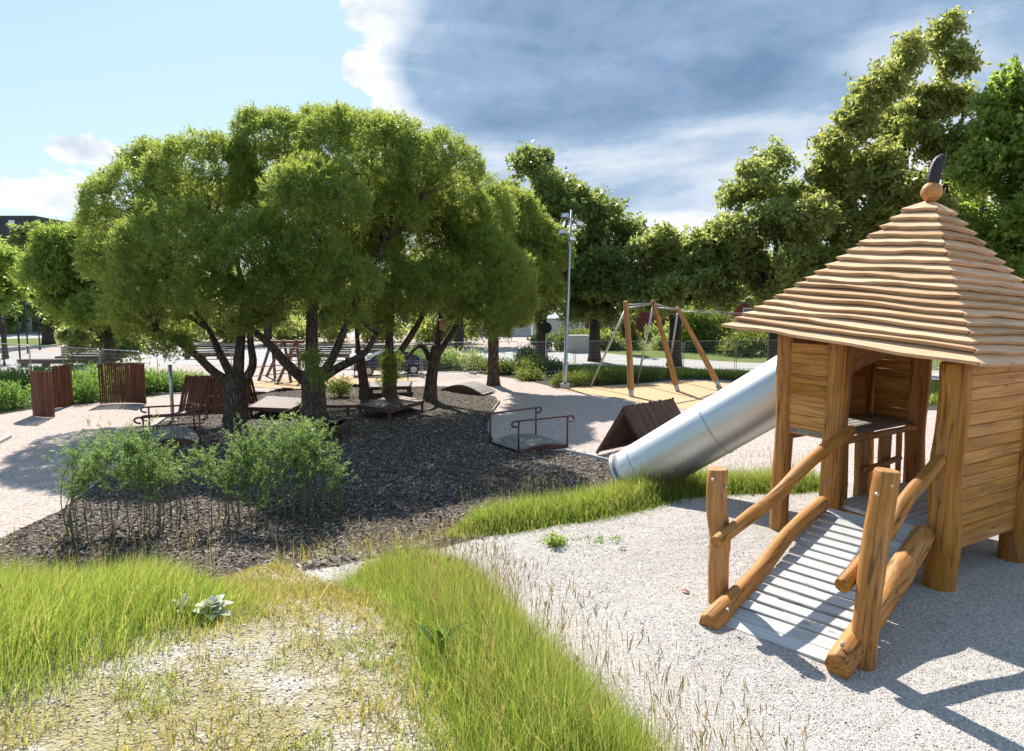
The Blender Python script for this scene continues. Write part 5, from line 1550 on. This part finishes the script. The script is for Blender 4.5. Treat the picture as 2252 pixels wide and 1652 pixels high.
# --- concrete box, bin, round sign
q = gz(1268, 775); t = empty('concrete_box', q, 'grey concrete box standing at the road edge', 'box')
box_part('body', (-1.0, -.6, 0), (1.0, .6, 1.5), M['concrete'], t); box_part('cap', (-1.04, -.64, 1.5), (1.04, .64, 1.56), M['concrete'], t)
M['blue'] = plain('blue_plastic', (.02, .07, .16), .5)
q = gz(1150, 803); t = empty('waste_bin', q, 'dark blue waste bin with white bag by the dark trunk', 'bin')
V, Fc = tube([q, q + Vector((0, 0, 1.1))], [.42, .5], 12); mk('body', V, Fc, M['blue'], t, True)
V, Fc = tube([q + Vector((0, 0, 1.1)), q + Vector((0, 0, 1.2)), q + Vector((0, 0, 1.27))], [.54, .52, .3], 12); mk('lid', V, Fc, M['blue'], t, True)
V, Fc = tube([q + Vector((.25, -.42, 1.15)), q + Vector((.3, -.52, .8)), q + Vector((.32, -.52, .45)), q + Vector((.33, -.5, .3))], [.08, .12, .1, .03], 8, wob=.15); mk('bag', V, Fc, M['white'], t, True)
q = gz(1200, 799); t = empty('road_sign', q, 'round road sign on a pole beside the dark trunk', 'sign')
V, Fc = tube([q, Vector((q.x, q.y, 3.0))], .04, 8); mk('pole', V, Fc, M['galv'], t, True)
V, Fc = tube([Vector((q.x, q.y - .05, 2.6)), Vector((q.x, q.y - .02, 2.6))], .42, 24, ph=.1); mk('disc', V, Fc, M['tyre'], t, False)

# ================================================================== BUILDINGS
M['dark_clad'] = plain('dark_cladding', (.035, .038, .045), .6, 0, .15, 1.5)
M['pale_wall'] = plain('pale_concrete_wall', (.36, .36, .35), .8, 0, .08, 1)
M['red_wall'] = plain('red_brick_paint', (.17, .035, .03), .8, 0, .15, 4)
M['grey_wall'] = plain('light_grey_wall', (.48, .5, .5), .8, 0, .06, 1)
M['navy'] = plain('navy_steel', (.03, .032, .06), .5, 0, .1)
M['tentw'] = plain('white_canvas', (.72, .72, .7), .7, 0, .04)
M['brick2'] = plain('brown_timber_wall', (.16, .07, .04), .8, 0, .2, 6)
def building(label, p, W_, D_, H_, rz, wall, roofm, wins, cols=None, flat=True, sign=None, name='building'):
    t = empty(name, p, label, 'building', None, rz)
    fr = WM[t.name]
    box_part('wall', (-W_ / 2, 0, 0), (W_ / 2, D_, H_), wall, t)
    box_part('roof', (-W_ / 2 - .2, -.2, H_), (W_ / 2 + .2, D_ + .2, H_ + .35), roofm, t)
    for (x0, x1, z0, z1) in wins:
        f = box_part('window', (x0, -.06, z0), (x1, -.003, z1), M['white'], t)
        g = mk('pane', [(x0 + .08, -.065, z0 + .08), (x1 - .08, -.065, z0 + .08), (x1 - .08, -.065, z1 - .08), (x0 + .08, -.065, z1 - .08)], [(0, 1, 2, 3)], M['glass'], f, False, fr)
    for x in (cols or []):
        V, Fc = tube([Vector((x, -1.6, 0)), Vector((x, -1.6, 4.6))], .35, 10); mk('column', V, Fc, M['white'], t, True, fr)
    return t
pb = at(112, 729, 108)
bw = 60
t = building('dark flat-topped building with pale columned ground floor, far left', Vector((pb.x - bw / 2, 108, 0)), bw, 20, 4.8, 0, M['pale_wall'], M['pale_wall'],
             [(x, x + 2.4, .6, 3.6) for x in np.arange(10, 28, 3.3)], list(np.arange(8, 29, 3.3)))
zt = at(110, 478, 108).z
box_part('upper_storey', (-bw / 2, -1.9, 5.2), (bw / 2, 20, zt), M['dark_clad'], t)
for (x, z) in ((12, 16.5), (12.6, 12.5), (18, 15), (24, 12), (20, 9.5), (26, 16)):
    f = box_part('window', (x, -1.97, z), (x + .9, -1.903, z + 1.1), M['white'], t)
pr = at(1500, 740, 78)
building('long red building half hidden by the street trees', Vector((pr.x + 6, 80, 0)), 34, 10, 4.3, 0, M['red_wall'], M['dark_clad'], [(-16.4, -13.2, .4, 3.0), (-4, -1.2, 1.3, 3.6), (1.5, 9.5, 1.3, 3.9), (11, 14, 1.3, 3.6)], name='building')
pr = at(1300, 740, 92)
building('low pale grey building behind the street trees', Vector((pr.x - 6, 95, 0)), 30, 10, 4.6, 0, M['grey_wall'], M['grey_wall'], [(-12, -9, 1, 3), (-6, -3, 1, 3), (4, 7, 1, 3)])
pr = gz(1300, 748)
t = empty('storage_container', (pr.x, 82, 0), 'dark navy storage container beside the grey wall', 'container')
box_part('body', (-4.5, 0, .1), (4.5, 2.4, 2.7), M['navy'], t)
for i in range(18): box_part('rib', (-4.4 + i * .5, -.05, .2), (-4.2 + i * .5, -.003, 2.6), M['navy'], t)
pr = gz(1228, 752)
t = empty('white_pavilion', (pr.x, 80, 0), 'white pavilion tent with pointed roof behind dark tree', 'tent')
box_part('wall', (-3, 0, 0), (3, 5, 2.7), M['grey_wall'], t)
mk('canopy', [(-3.3, -.3, 2.7), (3.3, -.3, 2.7), (3.3, 5.3, 2.7), (-3.3, 5.3, 2.7), (0, 2.5, 4.6)], [(0, 1, 4), (1, 2, 4), (2, 3, 4), (3, 0, 4), (3, 2, 1, 0)], M['tentw'], t, False, WM[t.name])
for x in (-3, 3): box_part('corner_post', (x - .08, -.12, 0), (x + .08, -.005, 2.7), M['white'], t)
pr = gz(335, 742)
t = empty('timber_pavilion', (pr.x, 88, 0), 'brown timber pavilion with bench behind the lawn strip', 'pavilion')
box_part('back_wall', (-5, .5, 0), (5, .7, 3.2), M['brick2'], t)
for x in (-4.8, -2.4, 0, 2.4, 4.8): box_part('post', (x - .1, -1.5, 0), (x + .1, -1.3, 3.1), M['brick2'], t)
box_part('roof', (-5.3, -1.9, 3.2), (5.3, 1.1, 3.45), M['brick2'], t)
box_part('bench', (-4.5, -1.2, .1), (4.5, -.5, .6), M['dark_wood'], t)

# ================================================================== LIVING WILLOW DOMES
def willow_dome(label, cen, rad_, n_, h, seed, low=.35, a0=0.0, a1=6.283, loose=0):
    rg_ = random.Random(seed); rs_ = np.random.RandomState(seed)
    z0 = tz(cen[0], cen[1])
    t = empty('willow_dome', (cen[0], cen[1], z0), label, 'willow dome')
    for i in range(n_ + loose):
        a = a0 + (a1 - a0) * (i + rg_.uniform(-.2, .2)) / n_
        rr = rad_ * rg_.uniform(.85, 1.1) if i < n_ else rad_ * rg_.uniform(.2, .8)
        e_ = Vector((math.cos(a), math.sin(a) * .8, 0))
        b0 = Vector((cen[0], cen[1], 0)) + e_ * rr; b0.z = tz(b0.x, b0.y) - .03
        hh = h * rg_.uniform(.62, 1.18)
        inn = rg_.uniform(.35, .85) * rr
        wig = Vector((rg_.uniform(-.08, .08), rg_.uniform(-.08, .08), 0))
        pts = spline([b0, b0 + Vector((0, 0, hh * .4)) + e_ * .03 + wig * .5, b0 + Vector((0, 0, hh * .75)) - e_ * inn * .25 + wig, b0 + Vector((0, 0, hh)) - e_ * inn + wig * 1.5], 10)
        V, Fc = tube(pts, list(np.linspace(.012, .005, 11)), 5)
        st = mk('stem', V, Fc, M['rod_bark'], t, True)
        # leaves along side shoots
        k = int(rg_.uniform(200, 340))
        f = rs_.beta(2.4, 1.5, k) * (1 - low) + low
        nt_ = 14
        shoot = rs_.randint(0, nt_, k)
        sf = np.sort(rs_.beta(2.2, 1.3, nt_) * (1 - low) + low)
        idx = np.clip(sf * 10, 0, 9.999)
        P = np.array([tuple(p) for p in pts])
        j = idx.astype(int); fr_ = (idx - j)[:, None]
        root = P[j] * (1 - fr_) + P[j + 1] * fr_
        sdv = rand_unit(rs_, nt_); sdv[:, 2] = np.abs(sdv[:, 2]) * .7 + .35; sdv /= np.linalg.norm(sdv, axis=1, keepdims=True)
        sl_ = rs_.uniform(.15, .6, nt_)
        u_ = rs_.uniform(.1, 1, k)
        C = root[shoot] + sdv[shoot] * (sl_[shoot] * u_)[:, None] + rs_.normal(0, .02, (k, 3))
        ax = sdv[shoot] * .8 + rand_unit(rs_, k) * .7; ax /= np.linalg.norm(ax, axis=1, keepdims=True)
        sd_ = np.cross(ax, rand_unit(rs_, k)); sd_ /= np.linalg.norm(sd_, axis=1, keepdims=True)
        Vl = leaf_quads(C, ax, sd_, rs_.uniform(.08, .16, k), rs_.uniform(.012, .022, k))
        fr = WM[st.name]
        Vl = Vl - np.array(fr.to_translation())
        link('leaves', fast('leaves', Vl, np.arange(len(Vl)).reshape(-1, 4), M['rod_leaf'], {'rnd': np.repeat(np.clip(rs_.normal(.5, .2, k), 0, 1), 4)}), st, fr.copy())
    return t
M['rod_bark'] = plain('green_rod_bark', (.12, .13, .055), .7)
q = gz(268, 1165); willow_dome('living willow dome of thin bent rods nearest the picture edge', (q.x, q.y), 1.0, 30, 1.62, 1, .36, 0, 6.283, 6)
q = gz(602, 1140); willow_dome('bushy living willow dome in front of the thick trunks', (q.x + .1, q.y + .2), 1.08, 36, 1.66, 2, .25, 0, 6.283, 8)
q = gz(462, 1150); willow_dome('sparse row of willow rods between the two willow domes', (q.x, q.y), .38, 5, 1.35, 3, .4)

# ================================================================== FOREGROUND GRASS
rs = np.random.RandomState(31)
def px_poly(px): return [tuple(gt(u, v))[:2] for u, v in px]
def noise2(x, y, s=1.0, k=0.0):
    return (np.sin(x * 2.1 * s + 1.3 + k) * np.sin(y * 2.7 * s + .7 * k) + .6 * np.sin(x * 5.3 * s + y * 3.1 * s + k) + .4 * np.sin(x * 9.7 * s - y * 8.3 * s + 2 * k)) / 2
# tall grass, left flank of the mound
pl_left = [(-5.6, 5.9), (-4.4, 6.3), (-3.2, 6.2), (-2.55, 5.6), (-2.45, 5.1)] + px_poly([(570, 1345), (520, 1385), (430, 1410), (340, 1445), (280, 1490), (200, 1530), (110, 1560), (-40, 1620), (-200, 1700)]) + [(-4.6, 2.2), (-6.2, 3.0), (-6.6, 4.6)]
C = scatter(pl_left, 52000, rs) + rs.normal(0, .13, (52000, 2))
sd_ = -poly_sd(np.array(pl_left), C[:, 0], C[:, 1])
H = (.16 + .26 * np.clip(sd_ / .5, 0, 1)) * rs.uniform(.6, 1.15, len(C)) * (1 + .2 * noise2(C[:, 0], C[:, 1], .8))
wind = np.array([.28, .05])
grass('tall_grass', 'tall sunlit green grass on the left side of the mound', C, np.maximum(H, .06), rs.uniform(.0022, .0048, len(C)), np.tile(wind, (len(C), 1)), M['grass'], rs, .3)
# tall grass, middle tongue between mound and gravel
pl_mid = [(-1.35, 5.75), (-.75, 5.95), (-.2, 5.6)] + px_poly([(1085, 1335), (1130, 1400), (1190, 1460), (1260, 1530), (1350, 1610), (1420, 1690)]) + [(.9, 1.9), (-.15, 1.9)] + px_poly([(985, 1660), (960, 1580), (925, 1500), (905, 1430), (895, 1360)]) + [(-1.3, 5.3)]
C = scatter(pl_mid, 44000, rs) + rs.normal(0, .12, (44000, 2))
sd_ = -poly_sd(np.array(pl_mid), C[:, 0], C[:, 1])
H = (.15 + .27 * np.clip(sd_ / .35, 0, 1)) * rs.uniform(.55, 1.2, len(C))
grass('tall_grass', 'tall green grass tongue between the dry mound and the gravel', C, np.maximum(H, .06), rs.uniform(.002, .0045, len(C)), np.tile(np.array([-.02, .12]), (len(C), 1)), M['grass'], rs, .32)
# grass on the brow beyond the gravel
band = [(p[0], p[1]) for p in far_edge[5:]] + [(4.4, 8.9), (3.9, 9.3), (2.4, 9.35), (1.2, 8.75), (.2, 8.0), (-.5, 7.5), (-.7, 7.0)]
C = scatter(band, 30000, rs) + rs.normal(0, .1, (30000, 2))
sd_ = -poly_sd(np.array(band), C[:, 0], C[:, 1])
H = (.12 + .26 * np.clip(sd_ / .3, 0, 1)) * rs.uniform(.55, 1.2, len(C))
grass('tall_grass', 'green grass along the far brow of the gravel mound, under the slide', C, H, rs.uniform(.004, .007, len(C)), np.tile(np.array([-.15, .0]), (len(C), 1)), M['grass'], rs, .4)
band2 = [(-2.2, 6.0), (-1.4, 6.1), (-.5, 6.8), (-.5, 7.4), (-1.4, 6.9), (-2.4, 6.5)]
C = scatter(band2, 260, rs)
grass('tall_grass', 'thin dry grass behind the gravel brow beside the mulch', C, rs.uniform(.15, .38, len(C)), rs.uniform(.003, .005, len(C)), np.tile(np.array([-.3, .0]), (len(C), 1)), M['dry'], rs, .45)
# short dry grass and moss tufts on the mound
dry_poly = mound_poly
def dens_f(x, y):
    v = noise2(x, y, 1.0, .4) + .55 * noise2(x, y, 2.7, 1.9) + .35 * noise2(x, y, 6.0, 3.0)
    far_ = np.clip((y - 3.2) / 1.6, 0, 1) * .9
    return np.clip(.42 + .8 * v + far_, .04, 1)
C = scatter(dry_poly, 105000, rs, lambda x, y: dens_f(x, y) * (y > 1.5) * (x > -4.5))
H = rs.uniform(.03, .10, len(C)) * (1 + .7 * np.clip(noise2(C[:, 0], C[:, 1], 2.0, 5), 0, 1))
grass('dry_grass', 'short dry golden grass and moss over the mound', C, H, rs.uniform(.0035, .007, len(C)), np.zeros((len(C), 2)), M['dry'], rs, .6)
C = scatter(dry_poly, 16000, rs, lambda x, y: (noise2(x, y, 2.2, 7) > .42) * (y > 1.5) * (x > -4.5) * 1.0)
grass('moss_tufts', 'small green tufts dotted over the dry mound', C, rs.uniform(.03, .11, len(C)), rs.uniform(.003, .005, len(C)), np.zeros((len(C), 2)), M['grass'], rs, .5)
# seed stalks: thin stems with brown heads along the grass edges
def stalks(name, label, XY, H, lean, rs, head=.07):
    n = len(XY)
    z = terr(XY[:, 0], XY[:, 1]) + .03
    C = np.stack([XY[:, 0], XY[:, 1], z], 1)
    V, T, h, mid, tip = blades(C, H, np.full(n, .0026), lean, rs, .18)
    d = tip - mid; d /= np.linalg.norm(d, axis=1, keepdims=True)
    allV, allT, hg, rn = [V], [T], [h * .6], [np.repeat(rs.rand(n), 5)]
    b = len(V)
    for k in range(3):
        s = np.cross(d, rand_unit(rs, n)); s /= np.linalg.norm(s, axis=1, keepdims=True)
        hl = (head * rs.uniform(.6, 1.3, n))[:, None]; wd = rs.uniform(.0015, .0036, n)[:, None]
        c = tip - d * hl * rs.uniform(.0, .5, (n, 1))
        q_ = np.stack([c - d * hl * .5, c + s * wd, c + d * hl * .5, c - s * wd], 1).reshape(-1, 3)
        i = np.arange(n)[:, None] * 4 + b
        allV.append(q_); allT.append(np.concatenate([i + [0, 1, 2], i + [0, 2, 3]], 1).reshape(-1, 3)); b += len(q_)
        hg.append(np.ones(n * 4)); rn.append(np.repeat(rs.rand(n), 4))
    o = link(name, fast(name, np.concatenate(allV), np.concatenate(allT), M['seed'], {'hgt': np.concatenate(hg), 'rnd': np.concatenate(rn)}, 3))
    tag(o, label, 'grass', kind='stuff')
edge_poly = [(-.6, 6.1), (.0, 5.95)] + px_poly([(1150, 1350), (1230, 1430), (1330, 1500), (1450, 1580), (1600, 1660)]) + [(1.6, 2.2), (.7, 2.1)] + px_poly([(1330, 1620), (1200, 1490), (1090, 1360)]) + [(-.4, 5.4)]
C = scatter(edge_poly, 380, rs, lambda x, y: np.clip(.35 + .65 * noise2(x, y, 1.6, 2), .06, 1))
stalks('seed_stalks', 'brown seeding grass stalks at the edge of the gravel', C, rs.uniform(.18, .5, len(C)), np.tile(np.array([-.05, .1]), (len(C), 1)), rs)
C = np.concatenate([scatter(pl_left, 450, rs), scatter(pl_mid, 500, rs), scatter(band, 300, rs)])
stalks('seed_stalks', 'seeding stalks standing above the tall green grass', C, rs.uniform(.38, .62, len(C)), np.tile(np.array([.05, .05]), (len(C), 1)), rs)

# ================================================================== SMALL FOREGROUND PLANTS AND LITTER
M['silver'] = leafm('silvery_leaf', (.50, .54, .42), (.68, .70, .60), (.5, .55, .4), .7, .25)
M['dock'] = leafm('dock_leaf', (.05, .11, .03), (.09, .18, .045), (.25, .4, .06), .4, .35)
def leaf_mesh(L, W_, curl, seed, fold=.25, tipz=-.15):
    V, Fc = [], []
    rg_ = random.Random(seed)
    N = 6
    for i in range(N + 1):
        f = i / N
        w_ = W_ * math.sin(math.pi * min(1, f * .92 + .06)) ** .8 * .5 if i < N else 0.004
        z = curl * math.sin(f * 1.9) * L + tipz * f * f * L
        x = L * f
        wv = rg_.uniform(-.012, .012) * L * 3
        V += [(x, -w_, z + fold * w_ + wv), (x, 0, z), (x, w_, z + fold * w_ - wv)]
    for i in range(N):
        b_ = i * 3
        Fc += [(b_, b_ + 3, b_ + 4, b_ + 1), (b_ + 1, b_ + 4, b_ + 5, b_ + 2)]
    return V, Fc
def rosette(name, label, p, n_, L, W_, mat, seed, elev=(.2, .7), cat='plant', group=None):
    rg_ = random.Random(seed)
    t = empty(name, p, label, cat, group)
    for i in range(n_):
        a = i * 2.4 + rg_.uniform(-.3, .3)
        f = i / n_
        e_ = elev[0] + (elev[1] - elev[0]) * f + rg_.uniform(-.1, .1)
        l_ = L * rg_.uniform(.75, 1.1) * (1 - .35 * f)
        V, Fc = leaf_mesh(l_, W_ * rg_.uniform(.85, 1.15) * (1 - .25 * f), .28, seed * 50 + i)
        fr = WM[t.name] @ Matrix.Translation((0, 0, .01 + .05 * f)) @ Matrix.Rotation(a, 4, 'Z') @ Matrix.Rotation(-e_, 4, 'Y')
        o = mk('leaf', V, Fc, mat, t, True, fr)
        a_ = o.data.attributes.new('rnd', 'FLOAT', 'POINT'); a_.data.foreach_set('value', [rg_.uniform(.2, .9)] * len(V))
    return t
q = gt(468, 1382); rosette('silver_plant', 'large silvery-leaved rosette on the dry mound', q + Vector((0, 0, .05)), 22, .125, .075, M['silver'], 3, (.1, 1.0))
q = gt(405, 1378); rosette('silver_plant', 'small silvery-leaved plant left of the larger one', q + Vector((0, 0, .05)), 7, .11, .05, M['silver'], 4, (.3, 1.0))
q = gt(965, 1480); rosette('dock_plant', 'broad-leaved green dock in the tall grass', q + Vector((0, 0, .04)), 8, .24, .035, M['dock'], 5, (.8, 1.4))
q = gt(1213, 1208); shrub('gravel_weed', 'small bright weed growing on the pale gravel', (q.x, q.y), [(0, 0, .08, .07, .09), (.08, .02, .05, .06, .05)], 420, M['bright'], .045, .02, .03, 7, None, 'weed')
q = gt(1275, 1196); shrub('gravel_weed', 'creeping weed strip right of the small bright weed', (q.x, q.y), [(-.15, 0, .02, .12, .03), (.1, .01, .02, .14, .03), (.3, .02, .02, .1, .03)], 500, M['herb'], .04, .016, .03, 8, None, 'weed')
# dry straws lying on the mound
M['straw'] = plain('dry_straw', (.5, .42, .24), .7)
rg = random.Random(77)
for k, (u0, v0, u1, v1, lab) in enumerate([(672, 1312, 770, 1306, 'long pale straw lying across the top of the dry mound'), (700, 1345, 745, 1300, 'slanting straw on the dry mound below the long one'), (560, 1265, 620, 1295, 'bent straw at the edge of the tall left grass'), (1010, 1500, 1090, 1470, 'pale straw caught in the middle grass')]):
    a, b = gt(u0, v0), gt(u1, v1)
    m_ = a.lerp(b, .5)
    V, Fc = tube(spline([a + Vector((0, 0, .06)), m_ + Vector((0, 0, .12)), b + Vector((0, 0, .07))], 8), .003, 4)
    tag(mk('straw', V, Fc, M['straw'], None, True), lab, 'straw', 'dry straws on the mound')
for k, (u, v, lab) in enumerate([(1358, 1219, 'dry brown leaf on the pale gravel'), (1515, 1320, 'reddish leaf scrap by the left ramp post'), (870, 1437, 'brown leaf at the foot of the middle grass')]):
    q = gt(u, v)
    V, Fc = leaf_mesh(.09, .04, .2, 90 + k)
    fr = Matrix.Translation(q + Vector((0, 0, .055))) @ Matrix.Rotation(k * 2.1, 4, 'Z')
    tag(mk('fallen_leaf', V, Fc, M['brown'], None, True, fr), lab, 'leaf', 'fallen dry leaves')

# loose stones on the gravel and the mound
rs = np.random.RandomState(63)
OV = np.array([(1, 0, 0), (-1, 0, 0), (0, 1, 0), (0, -1, 0), (0, 0, 1), (0, 0, -1)], float)
OF = np.array([(0, 2, 4), (2, 1, 4), (1, 3, 4), (3, 0, 4), (2, 0, 5), (1, 2, 5), (3, 1, 5), (0, 3, 5)])
m, t, b = new_mat('loose_stone')
t.link(t.ramp(t.n('ShaderNodeAttribute', attribute_name='rnd').outputs['Fac'], [(0.0, (.2, .18, .165)), (.35, (.42, .385, .35)), (.75, (.56, .52, .48)), (1.0, (.68, .64, .6))]), b.inputs['Base Color'])
b.inputs['Roughness'].default_value = .9
def stones(name, label, XY, smin, smax):
    n = len(XY)
    sz = rs.uniform(smin, smax, n) * rs.uniform(.6, 1.0, n)
    sc = np.stack([sz * rs.uniform(.7, 1.3, n), sz * rs.uniform(.7, 1.3, n), sz * rs.uniform(.4, .8, n)], 1)
    V = OV[None] * sc[:, None, :] * rs.uniform(.75, 1.25, (n, 6, 1))
    a = rs.uniform(0, 6.283, n); ca, sa = np.cos(a)[:, None], np.sin(a)[:, None]
    x = V[:, :, 0] * ca - V[:, :, 1] * sa; y = V[:, :, 0] * sa + V[:, :, 1] * ca
    z = terr(XY[:, 0], XY[:, 1]) + .048
    V = np.stack([x + XY[:, 0:1], y + XY[:, 1:2], V[:, :, 2] + (z + sz * .1)[:, None]], 2).reshape(-1, 3)
    T = (OF[None] + np.arange(n)[:, None, None] * 6).reshape(-1, 3)
    tag(link(name, fast(name, V, T, m, {'rnd': np.repeat(rs.rand(n), 6)}, 3)), label, 'stones', kind='stuff')
near = lambda x, y: np.clip(1.5 - np.hypot(x - .5, y - 2) / 6, .05, 1) * (y > 1.6) * (x > -4.5) * (x < 6.5)
stones('loose_stones', 'loose stones scattered on the pale gravel', scatter(gravel_poly, 13000, rs, near), .004, .009)
stones('loose_stones', 'loose stones lying between the dry tufts on the mound', scatter(mound_poly, 6000, rs, lambda x, y: near(x, y) * np.clip(1.1 - dens_f(x, y), 0, 1)), .004, .010)
